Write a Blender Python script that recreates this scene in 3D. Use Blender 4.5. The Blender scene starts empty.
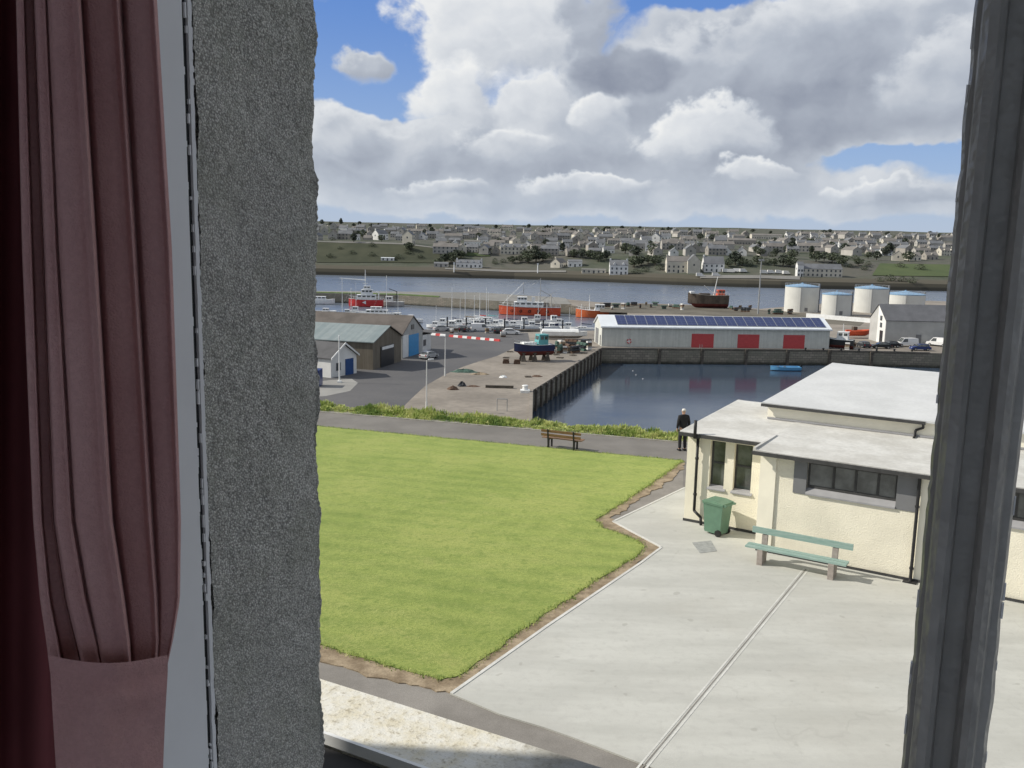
import bpy, bmesh, math, random
from mathutils import Vector, Matrix, noise, geometry
random.seed(7)
R_ = math.radians
scene = bpy.context.scene
COL = scene.collection

# ------------------------------------------------------------------ camera
F = 900.0; EYE = 8.3; PITCH = R_(9.09); ROLL = R_(1.2)
fw = Vector((0, math.cos(PITCH), -math.sin(PITCH)))
r0 = Vector((1, 0, 0)); u0 = Vector((0, math.sin(PITCH), math.cos(PITCH)))
rt = math.cos(ROLL) * r0 + math.sin(ROLL) * u0
up = -math.sin(ROLL) * r0 + math.cos(ROLL) * u0
cam_d = bpy.data.cameras.new('camera'); cam = bpy.data.objects.new('camera', cam_d); COL.objects.link(cam)
m = Matrix((rt, up, -fw)).transposed().to_4x4(); m.translation = (0, 0, EYE)
cam.matrix_world = m
cam_d.sensor_width = 36; cam_d.lens = F * 36 / 1024; cam_d.clip_start = 0.02; cam_d.clip_end = 20000
scene.camera = cam

def ray(px, py):
    return fw + rt * ((px - 512) / F) + up * ((384 - py) / F)
def at(px, py, z=0.0):          # survey: point of the photo on the level z
    d = ray(px, py); t = (z - EYE) / d.z
    return Vector((d.x * t, d.y * t, z))

QZ = -13.7      # quay level
WZ = -16.9      # water level
# ------------------------------------------------------------------ helpers
class MB:
    def __init__(s): s.v = []; s.f = []; s.m = []
    def add(s, pts, faces, m=0):
        o = len(s.v); s.v += [tuple(p) for p in pts]
        for f in faces: s.f.append(tuple(o + i for i in f)); s.m.append(m)
    def poly(s, pts, m=0): s.add(pts, [range(len(pts))], m)
    def hexa(s, p, m=0):
        s.add(p, [(3, 2, 1, 0), (4, 5, 6, 7), (0, 1, 5, 4), (1, 2, 6, 5), (2, 3, 7, 6), (3, 0, 4, 7)], m)
    def box(s, x0, x1, y0, y1, z0, z1, m=0, T=None):
        p = [Vector(c) for c in ((x0, y0, z0), (x1, y0, z0), (x1, y1, z0), (x0, y1, z0), (x0, y0, z1), (x1, y0, z1), (x1, y1, z1), (x0, y1, z1))]
        if T: p = [T @ q for q in p]
        s.hexa(p, m)
    def prism(s, prof, a0, a1, axis='y', m=0):   # prof (a,z) closed, extruded along axis
        n = len(prof)
        mk = (lambda a, z, t: (a, t, z)) if axis == 'y' else ((lambda a, z, t: (t, a, z)) if axis == 'x' else (lambda a, z, t: (a, z, t)))
        pts = [mk(a, z, a0) for a, z in prof] + [mk(a, z, a1) for a, z in prof]
        s.add(pts, [tuple(range(n))[::-1], tuple(range(n, 2 * n))] + [(i, (i + 1) % n, n + (i + 1) % n, n + i) for i in range(n)], m)
    def tube(s, p0, p1, r0, r1=None, n=8, m=0):
        r1 = r0 if r1 is None else r1
        p0 = Vector(p0); p1 = Vector(p1); d = (p1 - p0)
        q = d.to_track_quat('Z', 'Y'); ring = []
        for p, r in ((p0, r0), (p1, r1)):
            for i in range(n):
                a = 2 * math.pi * i / n
                ring.append(p + q @ Vector((r * math.cos(a), r * math.sin(a), 0)))
        s.add(ring, [(i, (i + 1) % n, n + (i + 1) % n, n + i) for i in range(n)] + [tuple(range(n))[::-1], tuple(range(n, 2 * n))], m)
    def path(s, pts, r, n=8, m=0):
        for a, b in zip(pts, pts[1:]): s.tube(a, b, r, r, n, m)
    def lathe(s, prof, c=(0, 0, 0), n=24, m=0):
        pts = []
        for r, z in prof:
            for i in range(n):
                a = 2 * math.pi * i / n
                pts.append((c[0] + r * math.cos(a), c[1] + r * math.sin(a), c[2] + z))
        k = len(prof)
        fs = [(j * n + i, j * n + (i + 1) % n, (j + 1) * n + (i + 1) % n, (j + 1) * n + i) for j in range(k - 1) for i in range(n)]
        fs += [tuple(range(n))[::-1], tuple(range((k - 1) * n, k * n))]
        s.add(pts, fs, m)
    def build(s, name, mats, parent=None, smooth=False, recalc=True):
        me = bpy.data.meshes.new(name)
        me.from_pydata(s.v, [], s.f)
        if not isinstance(mats, (list, tuple)): mats = [mats]
        for q in mats: me.materials.append(q)
        me.polygons.foreach_set('material_index', s.m)
        if recalc:
            bm = bmesh.new(); bm.from_mesh(me)
            bmesh.ops.recalc_face_normals(bm, faces=bm.faces); bm.to_mesh(me); bm.free()
        if smooth: me.polygons.foreach_set('use_smooth', [True] * len(me.polygons))
        me.update()
        o = bpy.data.objects.new(name, me); COL.objects.link(o)
        if parent: o.parent = parent
        return o

def tag(o, label, cat, group=None, kind=None):
    o['label'] = label; o['category'] = cat
    if group: o['group'] = group
    if kind: o['kind'] = kind
    return o
def struct(o): o['kind'] = 'structure'; return o
def thing(name, label, cat, loc=(0, 0, 0), rz=0.0, group=None, scale=1.0):
    o = bpy.data.objects.new(name, None); COL.objects.link(o)
    o.location = loc; o.rotation_euler = (0, 0, rz); o.scale = (scale,) * 3
    return tag(o, label, cat, group)
def copy_tree(o, parent=None):
    c = o.copy(); COL.objects.link(c); c.parent = parent
    for ch in list(o.children): copy_tree(ch, c)
    return c
def dup(o, loc, rz, label, group=None, scale=None):
    c = copy_tree(o); c.location = loc; c.rotation_euler = (0, 0, rz); c['label'] = label
    if group: c['group'] = group
    elif 'group' in c: del c['group']
    if scale: c.scale = scale if isinstance(scale, tuple) else (scale,) * 3
    return c

# ------------------------------------------------------------------ materials
class NT:
    def __init__(s, tree): s.t = tree; s.n = tree.nodes; s.l = tree.links
    def new(s, ty, **kw):
        n = s.n.new(ty)
        for k, v in kw.items(): setattr(n, k, v)
        return n
    def val(s, sock, v):
        if isinstance(v, X): s.l.new(v.o, sock)
        elif isinstance(v, bpy.types.NodeSocket): s.l.new(v, sock)
        else: sock.default_value = v
    def math(s, op, *a, clamp=False):
        n = s.new('ShaderNodeMath', operation=op); n.use_clamp = clamp
        for i, v in enumerate(a): s.val(n.inputs[i], v)
        return X(s, n.outputs[0])
    def mix(s, f, a, b, blend='MIX'):
        n = s.new('ShaderNodeMix', data_type='RGBA', blend_type=blend)
        s.val(n.inputs[0], f); s.val(n.inputs[6], c4(a)); s.val(n.inputs[7], c4(b))
        return n.outputs[2]
    def noise(s, vec, scale, detail=4, rough=.55, dist=0.0, w=None):
        n = s.new('ShaderNodeTexNoise')
        if w is not None: n.noise_dimensions = '4D'; n.inputs['W'].default_value = w
        if vec is not None: s.val(n.inputs['Vector'], vec)
        n.inputs['Scale'].default_value = scale; n.inputs['Detail'].default_value = detail
        n.inputs['Roughness'].default_value = rough; n.inputs['Distortion'].default_value = dist
        return X(s, n.outputs['Fac'])
    def ramp(s, x, a, b):       # smoothstep a..b
        n = s.new('ShaderNodeMapRange', interpolation_type='SMOOTHSTEP')
        s.val(n.inputs[0], x); n.inputs[1].default_value = a; n.inputs[2].default_value = b
        return X(s, n.outputs[0])
def c4(c):
    if isinstance(c, (tuple, list)) and len(c) == 3: return (*c, 1)
    return c
class X:
    def __init__(s, nt, o): s.nt = nt; s.o = o
    def __add__(s, b): return s.nt.math('ADD', s, b)
    def __radd__(s, b): return s.nt.math('ADD', s, b)
    def __sub__(s, b): return s.nt.math('SUBTRACT', s, b)
    def __rsub__(s, b): return s.nt.math('SUBTRACT', b, s)
    def __mul__(s, b): return s.nt.math('MULTIPLY', s, b)
    def __rmul__(s, b): return s.nt.math('MULTIPLY', s, b)
    def __truediv__(s, b): return s.nt.math('DIVIDE', s, b)

def base(name, world=False):
    mt = bpy.data.materials.new(name); mt.use_nodes = True
    nt = NT(mt.node_tree); b = nt.n['Principled BSDF']
    if world: vec = nt.new('ShaderNodeNewGeometry').outputs['Position']
    else: vec = nt.new('ShaderNodeTexCoord').outputs['Object']
    return mt, nt, b, vec
def M(name, col, rough=.75, var=.18, sc=3.0, col2=None, bump=0.0, bsc=60.0, spec=.35, metal=0.0, world=False, stretch=None, fine=.0, fsc=80):
    mt, nt, b, vec = base(name, world)
    if stretch:
        mp = nt.new('ShaderNodeMapping'); nt.l.new(vec, mp.inputs[0]); mp.inputs['Scale'].default_value = stretch; v2 = mp.outputs[0]
    else: v2 = vec
    f = nt.noise(v2, sc, 5, .6)
    lo = tuple(c * (1 - var) for c in col); hi = tuple(min(1, c * (1 + var)) for c in (col2 or col))
    if col2: lo = col; hi = col2
    c = nt.mix(nt.ramp(f, .3, .7), lo, hi)
    if fine:
        g = nt.noise(vec, fsc, 2, .7)
        c = nt.mix(nt.ramp(g, .35, .65) * fine, c, tuple(q * .45 for q in lo))
    nt.val(b.inputs['Base Color'], c)
    b.inputs['Roughness'].default_value = rough; b.inputs['Metallic'].default_value = metal
    b.inputs['Specular IOR Level'].default_value = spec
    if bump:
        bn = nt.new('ShaderNodeBump'); bn.inputs['Strength'].default_value = bump; bn.inputs['Distance'].default_value = .02
        nt.val(bn.inputs['Height'], nt.noise(vec, bsc, 3, .6)); nt.l.new(bn.outputs[0], b.inputs['Normal'])
    return mt

mt = {}
mt['cream'] = M('cream_roughcast', (.83, .785, .645), .9, .06, 1.3, bump=.7, bsc=28, fine=.10, fsc=45)
mt['cream_smooth'] = M('cream_smooth_render', (.84, .80, .67), .85, .05, 1.2)
mt['roof_felt'] = M('pale_roof_felt', (.54, .55, .55), .8, .1, .6, col2=(.62, .63, .63), bump=.1, bsc=30, fine=.12, fsc=9)
mt['roof_felt_worn'] = M('stained_roof_felt', (.50, .49, .455), .85, .2, .9, col2=(.64, .635, .605), bump=.15, bsc=30, fine=.16, fsc=7)
mt['grey_panel'] = M('grey_panel_paint', (.18, .183, .19), .6, .06, 2)
mt['grey_sill'] = M('grey_sill_paint', (.30, .30, .31), .7, .08, 3)
mt['black_metal'] = M('black_cast_iron', (.022, .022, .024), .5, .2, 5)
mt['dark_fascia'] = M('dark_fascia_board', (.05, .05, .05), .6, .2, 5)
mt['glass'] = M('window_glass', (.03, .035, .035), .06, .2, 1.6, col2=(.13, .14, .14), spec=.8)  # pale mottling stands for reflections, put into the glass colour
mt['bin_green'] = M('green_bin_plastic', (.11, .20, .14), .45, .08, 4)
mt['bin_lid'] = M('green_bin_lid', (.14, .245, .17), .42, .08, 4)
mt['rubber'] = M('black_rubber', (.02, .02, .02), .8, .2, 5)
mt['teal_wood'] = M('teal_painted_plank', (.22, .335, .295), .7, .1, 3, stretch=(1, 8, 8), col2=(.31, .41, .37))
mt['conc_leg'] = M('concrete_bench_leg', (.33, .29, .26), .9, .15, 8, bump=.3, bsc=80)
mt['wood_slat'] = M('varnished_bench_slat', (.25, .145, .08), .5, .25, 4, stretch=(1, 6, 6))
mt['drain'] = M('drain_cover', (.30, .31, .30), .8, .15, 8, bump=.2)
mt['white_paint'] = M('white_gloss_paint', (.82, .82, .82), .4, .04, 6)
mt['white'] = M('white_coating', (.76, .77, .77), .5, .07, 1.2)
mt['tank'] = M('tank_white_coating', (.60, .60, .57), .55, .06, .25)
mt['tank_blue'] = M('blue_tank_roof', (.22, .35, .50), .5, .1, .4)
mt['steel'] = M('galvanised_steel', (.36, .37, .38), .45, .1, 4, metal=.4)
mt['rust'] = M('rusted_iron', (.11, .07, .05), .9, .35, 3)
mt['timber'] = M('weathered_timber', (.11, .095, .08), .9, .3, 2)
mt['red'] = M('red_gloss_paint', (.52, .04, .04), .5, .2, 1)
mt['red_door'] = M('red_roller_door', (.52, .075, .08), .6, .1, 1, stretch=(1, 1, 10))
mt['orange'] = M('orange_red_hull_paint', (.50, .07, .03), .55, .2, .8, col2=(.66, .12, .05), stretch=(.5, .5, 3))
mt['orange2'] = M('orange_hull_paint', (.58, .12, .04), .55, .2, .8, col2=(.70, .17, .05), stretch=(.5, .5, 3))
mt['navy'] = M('navy_hull_paint', (.02, .03, .085), .35, .1, 1)
mt['hull_dark'] = M('dark_weathered_hull', (.09, .07, .055), .7, .35, .7)
mt['antifoul'] = M('red_antifouling', (.16, .04, .035), .85, .25, 1)
mt['black'] = M('black_paint', (.015, .016, .018), .5, .2, 1)
mt['teal'] = M('teal_wheelhouse_paint', (.12, .36, .38), .5, .1, 2)
mt['blue_paint'] = M('bright_blue_paint', (.05, .28, .58), .5, .08, 2)
mt['navy_door'] = M('deep_blue_paint', (.02, .07, .22), .5, .08, 2)
mt['sky_hull'] = M('light_blue_hull', (.13, .36, .62), .45, .08, 2)
mt['shed_wall'] = M('drab_shed_cladding', (.14, .122, .095), .85, .1, .9, col2=(.20, .175, .14), stretch=(3, 3, .15), fine=.15, fsc=1)
mt['shed_roof'] = M('blue_green_sheet_roof', (.19, .235, .245), .6, .12, .3, stretch=(3.5, .2, .2), col2=(.26, .30, .305), fine=.15, fsc=.8)
mt['slate'] = M('dark_slate_roof', (.085, .085, .09), .75, .15, .6)
mt['slate_brown'] = M('brown_tiled_roof', (.115, .10, .09), .8, .2, .4)
mt['grey_harl'] = M('grey_harling', (.42, .42, .41), .9, .08, .5)
mt['pale_clad'] = M('pale_grey_cladding', (.54, .555, .52), .6, .05, .8, col2=(.66, .67, .63), stretch=(2.2, 1, .12), fine=.12, fsc=1.2)
mt['white_roof'] = M('white_sheet_roof', (.72, .76, .80), .5, .05, .5)
mt['net_green'] = M('green_netting', (.065, .115, .095), .9, .3, 2)
mt['net_tan'] = M('tan_rope', (.30, .24, .17), .9, .3, 2)
mt['skin'] = M('skin', (.50, .31, .23), .6, .05, 10)
mt['hair'] = M('white_hair', (.66, .64, .62), .8, .1, 30)
mt['jacket'] = M('black_jacket_cloth', (.018, .018, .021), .85, .2, 6)
mt['trouser'] = M('dark_trouser_cloth', (.022, .022, .027), .9, .2, 6)
mt['leaf_dark'] = M('dark_leaves', (.066, .080, .058), .8, .4, .5, world=True)  # both leaf tones lightened, distance haze put into the colour
mt['leaf_mid'] = M('mid_leaves', (.082, .10, .062), .8, .4, .5, world=True)
mt['bark'] = M('bark', (.08, .065, .05), .9, .3, 3)
for nm, c in {'h_grey': (.40, .385, .36), 'h_dark': (.31, .29, .265), 'h_white': (.70, .70, .69), 'h_cream': (.56, .53, .46), 'h_stone': (.32, .30, .27)}.items():
    mt[nm] = M('house_wall_' + nm[2:], c, .9, .12, .15)
mt['far_slate'] = M('far_slate', (.165, .172, .185), .8, .15, .2); mt['far_brown'] = M('far_brown_roof', (.19, .178, .168), .85, .15, .2)  # far roofs paler than near ones, distance haze put into the colour
mt['far_window'] = M('far_dark_window', (.07, .08, .09), .3, .1, 1)
mt['car_silver'] = M('silver_car_paint', (.48, .49, .50), .3, .03, 1, metal=.3)
mt['car_white'] = M('white_car_paint', (.75, .75, .75), .3, .02, 1)
mt['car_dark'] = M('dark_car_paint', (.025, .028, .033), .3, .05, 1)
mt['car_blue'] = M('blue_car_paint', (.025, .045, .16), .3, .05, 1)
mt['tyre'] = M('tyre_rubber', (.015, .015, .015), .85, .1, 4)
mt['lamp'] = M('headlamp_lens', (.6, .6, .58), .2, .02, 4)
mt['rear_lamp'] = M('red_lamp_lens', (.4, .02, .02), .3, .02, 4)

def solar_mat():
    mt_, nt, b, vec = base('solar_cells')
    br = nt.new('ShaderNodeTexBrick'); br.offset = 0
    nt.l.new(vec, br.inputs['Vector'])
    br.inputs['Scale'].default_value = 1; br.inputs['Mortar Size'].default_value = .03
    br.inputs['Brick Width'].default_value = 1.0; br.inputs['Row Height'].default_value = .84
    br.inputs['Color1'].default_value = (.018, .03, .11, 1); br.inputs['Color2'].default_value = (.022, .037, .13, 1)
    br.inputs['Mortar'].default_value = (.10, .13, .22, 1)
    nt.l.new(br.outputs[0], b.inputs['Base Color']); b.inputs['Roughness'].default_value = .35
    return mt_
mt['solar'] = solar_mat()

def stone_wall_mat():
    mt_, nt, b, vec = base('harbour_stone', True)
    sep = nt.new('ShaderNodeSeparateXYZ'); nt.l.new(vec, sep.inputs[0])
    z = X(nt, sep.outputs[2]); hx = X(nt, sep.outputs[0]) + X(nt, sep.outputs[1]) * .6
    cb = nt.new('ShaderNodeCombineXYZ'); nt.val(cb.inputs[0], hx); nt.val(cb.inputs[1], z)
    br = nt.new('ShaderNodeTexBrick'); nt.l.new(cb.outputs[0], br.inputs['Vector'])
    br.inputs['Scale'].default_value = 1; br.inputs['Brick Width'].default_value = 1.1; br.inputs['Row Height'].default_value = .5; br.inputs['Mortar Size'].default_value = .04
    br.inputs['Color1'].default_value = (.33, .29, .235, 1); br.inputs['Color2'].default_value = (.21, .185, .15, 1); br.inputs['Mortar'].default_value = (.10, .092, .08, 1)
    f = nt.noise(vec, .35, 4, .6)
    c = nt.mix(nt.ramp(f, .35, .65) * .8, br.outputs[0], (.19, .18, .14))
    wet = nt.ramp(z + nt.noise(vec, .8, 3, .6) * .9, WZ + 1.5, WZ + .4)
    c = nt.mix(wet * .9, c, (.012, .014, .010))
    nt.val(b.inputs['Base Color'], c); b.inputs['Roughness'].default_value = .85
    return mt_
mt['stone'] = stone_wall_mat()

def water_mat(name, col, bs, bsc, rough):
    mt_, nt, b, vec = base(name, True)
    b.inputs['Base Color'].default_value = (*col, 1); b.inputs['Roughness'].default_value = rough
    b.inputs['IOR'].default_value = 1.33; b.inputs['Specular IOR Level'].default_value = .6
    mp = nt.new('ShaderNodeMapping'); nt.l.new(vec, mp.inputs[0]); mp.inputs['Scale'].default_value = (.55, 1, 1)
    h = nt.noise(mp.outputs[0], bsc, 4, .6) + nt.noise(mp.outputs[0], bsc * .12, 2, .5) * 2.5
    calm = nt.ramp(nt.noise(mp.outputs[0], .03, 2, .5, 1.0), .42, .62)
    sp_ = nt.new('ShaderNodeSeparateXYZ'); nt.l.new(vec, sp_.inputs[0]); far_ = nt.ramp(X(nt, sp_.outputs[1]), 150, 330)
    nt.val(b.inputs['Base Color'], nt.mix(far_, (.034, .055, .088), (.12, .145, .185)))  # paler with distance: sky reflection and haze put into the colour
    nt.val(b.inputs['Roughness'], far_ * .16 + calm * .06 + rough)
    bn = nt.new('ShaderNodeBump'); nt.val(bn.inputs['Strength'], calm * bs * .6 + bs * .4 + far_ * .55); bn.inputs['Distance'].default_value = .055
    nt.val(bn.inputs['Height'], h); nt.l.new(bn.outputs[0], b.inputs['Normal'])
    return mt_
mt['water'] = water_mat('harbour_water', (.024, .040, .060), .30, 1.5, .10)

def lawn_mat():
    mt_, nt, b, vec = base('mown_lawn', True)
    big = nt.noise(vec, .28, 4, .6); mid = nt.noise(vec, 1.7, 5, .65); fine = nt.noise(vec, 26, 3, .7)
    mp = nt.new('ShaderNodeMapping'); nt.l.new(vec, mp.inputs[0]); mp.inputs['Rotation'].default_value = (0, 0, R_(17)); mp.inputs['Scale'].default_value = (.22, 2.4, 1)
    st = nt.noise(mp.outputs[0], 1.0, 3, .6)
    md2 = nt.noise(vec, 7, 4, .7)
    c = nt.mix(nt.ramp(big * .35 + mid * .3 + md2 * .35, .38, .62), (.16, .21, .05), (.35, .37, .12))
    c = nt.mix(nt.ramp(st, .42, .66) * .35, c, (.17, .24, .05))
    wv = nt.new('ShaderNodeTexWave', wave_type='BANDS', bands_direction='Y'); mpw = nt.new('ShaderNodeMapping'); nt.l.new(vec, mpw.inputs[0]); mpw.inputs['Rotation'].default_value = (0, 0, R_(17)); nt.l.new(mpw.outputs[0], wv.inputs['Vector'])
    wv.inputs['Scale'].default_value = .36; wv.inputs['Distortion'].default_value = 2.2; wv.inputs['Detail'].default_value = 2; wv.inputs['Detail Scale'].default_value = .8
    c = nt.mix(X(nt, wv.outputs['Fac']) * .38, c, (.335, .375, .10))
    tf = nt.noise(vec, 3.4, 5, .72)
    c = nt.mix(nt.ramp(big, .5, .7) * .4, c, (.34, .34, .11))
    c = nt.mix(nt.ramp(tf, .50, .66) * .6, c, (.11, .17, .034))
    c = nt.mix(nt.ramp(fine, .42, .66) * .5, c, (.085, .14, .025))
    c = nt.mix(nt.ramp(nt.noise(vec, 1.1, 4, .65), .60, .72) * .3, c, (.33, .31, .12))
    nt.val(b.inputs['Base Color'], c); b.inputs['Roughness'].default_value = .9; b.inputs['Specular IOR Level'].default_value = .15
    b.inputs['Sheen Weight'].default_value = .45; b.inputs['Sheen Roughness'].default_value = .4; b.inputs['Sheen Tint'].default_value = (.72, .9, .30, 1)
    bn = nt.new('ShaderNodeBump'); bn.inputs['Strength'].default_value = .6; bn.inputs['Distance'].default_value = .05
    nt.val(bn.inputs['Height'], nt.noise(vec, 17, 5, .75) + mid * .8); nt.l.new(bn.outputs[0], b.inputs['Normal'])
    return mt_
mt['lawn'] = lawn_mat()
def blade_mat(name, a, c_, trans=.3):
    mt_, nt, b, vec = base(name, True)
    f = nt.noise(vec, 2.2, 3, .6)
    nt.val(b.inputs['Base Color'], nt.mix(nt.ramp(f, .35, .65), a, c_)); b.inputs['Roughness'].default_value = .75
    b.inputs['Specular IOR Level'].default_value = .2
    tr = nt.new('ShaderNodeBsdfTranslucent'); nt.val(tr.inputs[0], nt.mix(nt.ramp(f, .35, .65), a, c_))
    mx = nt.new('ShaderNodeMixShader'); mx.inputs[0].default_value = trans
    nt.l.new(b.outputs[0], mx.inputs[1]); nt.l.new(tr.outputs[0], mx.inputs[2])
    nt.l.new(mx.outputs[0], nt.n['Material Output'].inputs[0])
    return mt_
mt['weed'] = blade_mat('weed_leaves', (.28, .37, .09), (.55, .57, .23))
mt['weed2'] = blade_mat('dark_weed_leaves', (.12, .20, .05), (.28, .36, .10))

def concrete_mat():
    mt_, nt, b, vec = base('pale_concrete', True)
    mp = nt.new('ShaderNodeMapping'); nt.l.new(vec, mp.inputs[0]); mp.inputs['Rotation'].default_value = (0, 0, R_(12)); mp.inputs['Scale'].default_value = (.35, 1.6, 1)
    a = nt.noise(mp.outputs[0], .7, 5, .6); f = nt.noise(vec, 5, 6, .7); g = nt.noise(vec, 45, 2, .7)
    mp2 = nt.new('ShaderNodeMapping'); nt.l.new(vec, mp2.inputs[0]); mp2.inputs['Rotation'].default_value = (0, 0, R_(5)); mp2.inputs['Scale'].default_value = (.25, 1.1, 1)
    st = nt.noise(mp2.outputs[0], 2.2, 4, .65)
    c = nt.mix(nt.ramp(a, .30, .70), (.425, .425, .39), (.52, .52, .48))
    c = nt.mix(nt.ramp(st, .48, .72) * .28, c, (.39, .39, .36))
    c = nt.mix(nt.ramp(nt.noise(vec, .55, 5, .65), .48, .7) * .45, c, (.43, .425, .395))
    c = nt.mix(nt.ramp(f, .46, .72) * .32, c, (.35, .345, .32))
    c = nt.mix(nt.ramp(nt.noise(vec, .22, 3, .6), .5, .62) * .25, c, (.40, .385, .34))
    c = nt.mix(nt.ramp(nt.noise(vec, 2.6, 2, .5), .69, .74) * .4, c, (.27, .26, .23))
    c = nt.mix(nt.ramp(g, .5, .7) * .2, c, (.34, .33, .31))
    vc = nt.new('ShaderNodeTexVoronoi', feature='DISTANCE_TO_EDGE'); vc.inputs['Scale'].default_value = .16
    wn = nt.new('ShaderNodeTexNoise'); nt.l.new(vec, wn.inputs['Vector']); wn.inputs['Scale'].default_value = 1.3; wn.inputs['Detail'].default_value = 5
    vm_ = nt.new('ShaderNodeVectorMath', operation='MULTIPLY_ADD'); nt.l.new(wn.outputs['Color'], vm_.inputs[0]); vm_.inputs[1].default_value = (1.2, 1.2, 0); nt.l.new(vec, vm_.inputs[2]); nt.l.new(vm_.outputs[0], vc.inputs['Vector'])
    crk = (1.0 - nt.ramp(X(nt, vc.outputs['Distance']), .0005, .0032)) * nt.ramp(nt.noise(vec, .5, 2, .5), .48, .58)
    c = nt.mix(crk * .10, c, (.16, .155, .14))
    nt.val(b.inputs['Base Color'], c); b.inputs['Roughness'].default_value = .85
    bn = nt.new('ShaderNodeBump'); bn.inputs['Strength'].default_value = .25; bn.inputs['Distance'].default_value = .01
    nt.val(bn.inputs['Height'], nt.noise(vec, 30, 4, .7)); nt.l.new(bn.outputs[0], b.inputs['Normal'])
    return mt_
mt['concrete'] = concrete_mat()
mt['concrete_edge'] = M('white_concrete_edging', (.55, .545, .51), .85, .1, 2, col2=(.66, .655, .62), world=True, fine=.2, fsc=20)
mt['asphalt'] = M('worn_tarmac', (.215, .20, .18), .9, .12, .8, col2=(.30, .28, .255), world=True, fine=.35, fsc=60, bump=.2)
mt['asphalt_path'] = M('path_tarmac', (.165, .155, .142), .9, .12, .5, col2=(.22, .207, .19), world=True, fine=.25, fsc=40)
mt['soil'] = M('bare_brown_soil', (.20, .15, .095), .95, .2, 2.6, col2=(.40, .32, .22), world=True, fine=.3, fsc=25)
mt['yard'] = M('yard_tarmac', (.088, .088, .094), .9, .1, .05, col2=(.125, .122, .124), world=True, fine=.12, fsc=2)
mt['quay_conc'] = M('quay_concrete', (.205, .182, .156), .9, .1, .07, col2=(.315, .28, .24), world=True, fine=.22, fsc=.8)
mt['apron'] = M('pale_apron', (.24, .235, .225), .9, .1, .2, col2=(.30, .295, .28), world=True)
mt['pier_top'] = M('pier_top_concrete', (.19, .185, .17), .9, .1, .03, col2=(.27, .265, .25), world=True, fine=.2, fsc=.3)
mt['rubble'] = M('rough_ground', (.10, .09, .07), .95, .2, .1, col2=(.17, .155, .125), world=True, fine=.3, fsc=.8)
mt['bank'] = M('bank_grass', (.05, .09, .02), .95, .2, .4, col2=(.12, .17, .045), world=True)

# ------------------------------------------------------------------ sun, sky
TO_SUN = Vector((-.997 * math.cos(R_(36)), .08 * math.cos(R_(36)), math.sin(R_(36)))).normalized()
sd = bpy.data.lights.new('sun', 'SUN'); sd.energy = 4.7; sd.angle = R_(.55); sd.color = (1, .94, .83)
so = bpy.data.objects.new('sun', sd); COL.objects.link(so); so.rotation_euler = TO_SUN.to_track_quat('Z', 'Y').to_euler(); so.location = (-40, 10, 60)
w = bpy.data.worlds.new('World'); scene.world = w; w.use_nodes = True
nt = NT(w.node_tree)
for n in list(nt.n): nt.n.remove(n)
sky = nt.new('ShaderNodeTexSky', sky_type='NISHITA'); sky.sun_disc = False
sky.sun_elevation = R_(36); sky.sun_rotation = math.atan2(TO_SUN.x, TO_SUN.y); sky.altitude = 20; sky.air_density = 1.0; sky.dust_density = .6; sky.ozone_density = 1.6
tc = nt.new('ShaderNodeTexCoord'); sp = nt.new('ShaderNodeSeparateXYZ'); nt.l.new(tc.outputs['Generated'], sp.inputs[0])
sx, sy, sz = (X(nt, sp.outputs[i]) for i in range(3))
AZ = nt.math('ARCTAN2', sx, sy) * (900 / 157.0)          # one unit is about ten degrees
EL = nt.math('ARCSINE', sz) * (900 / 157.0)
def comb(a, b, c=0.0):
    n = nt.new('ShaderNodeCombineXYZ'); nt.val(n.inputs[0], a); nt.val(n.inputs[1], b); nt.val(n.inputs[2], c); return n.outputs[0]
P0 = comb(AZ, EL * 1.25)
wx = nt.noise(P0, 1.9, 4, .58, w=1.3) - .5
wy = nt.noise(P0, 1.9, 4, .58, w=7.9) - .5
wx2 = nt.noise(P0, 7, 3, .6, w=3.3) - .5
AX = AZ + wx * .42 + wx2 * .08; EY = EL + wy * .30 - wx2 * .06
def sk(px, py): return (px - 512) / 157.0, (240 + .021 * (px - 512) - py) / 157.0
def blob(px, py, rx, ry, amp, pw=1.0):
    cx, cy = sk(px, py)
    dx = (AX - cx) * (157.0 / rx); dy = (EY - cy) * (157.0 / ry)
    d = dx * dx + dy * dy
    return nt.math('EXPONENT', d * -1.0) * amp
cl = comb(AZ + wx * .3, EL * 1.3 + wy * .3)
def billow(v, sc, det):
    n = nt.new('ShaderNodeTexVoronoi', feature='F1'); nt.l.new(v, n.inputs['Vector']); n.inputs['Scale'].default_value = sc
    n.inputs['Detail'].default_value = det; n.inputs['Roughness'].default_value = .5; n.normalize = True
    return 1.0 - X(nt, n.outputs['Distance'])
cs = comb(AZ + wx * .3 - .08, EL * 1.3 + wy * .3 + .10)
n1 = nt.noise(cl, 2.2, 8, .58, w=2.0) * .8 + billow(cl, 3.0, 2.0) * .4 - .12
n1s = nt.noise(cs, 2.2, 4, .52, w=2.0) * .8 + billow(cs, 3.0, 1.0) * .4 - .12
hi_n = nt.noise(cl, .9, 3, .5, w=4.4)
relief = (n1 - n1s)
def summed(lst):
    t = None
    for b_ in lst:
        q = blob(*b_); t = q if t is None else t + q
    return t
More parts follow.
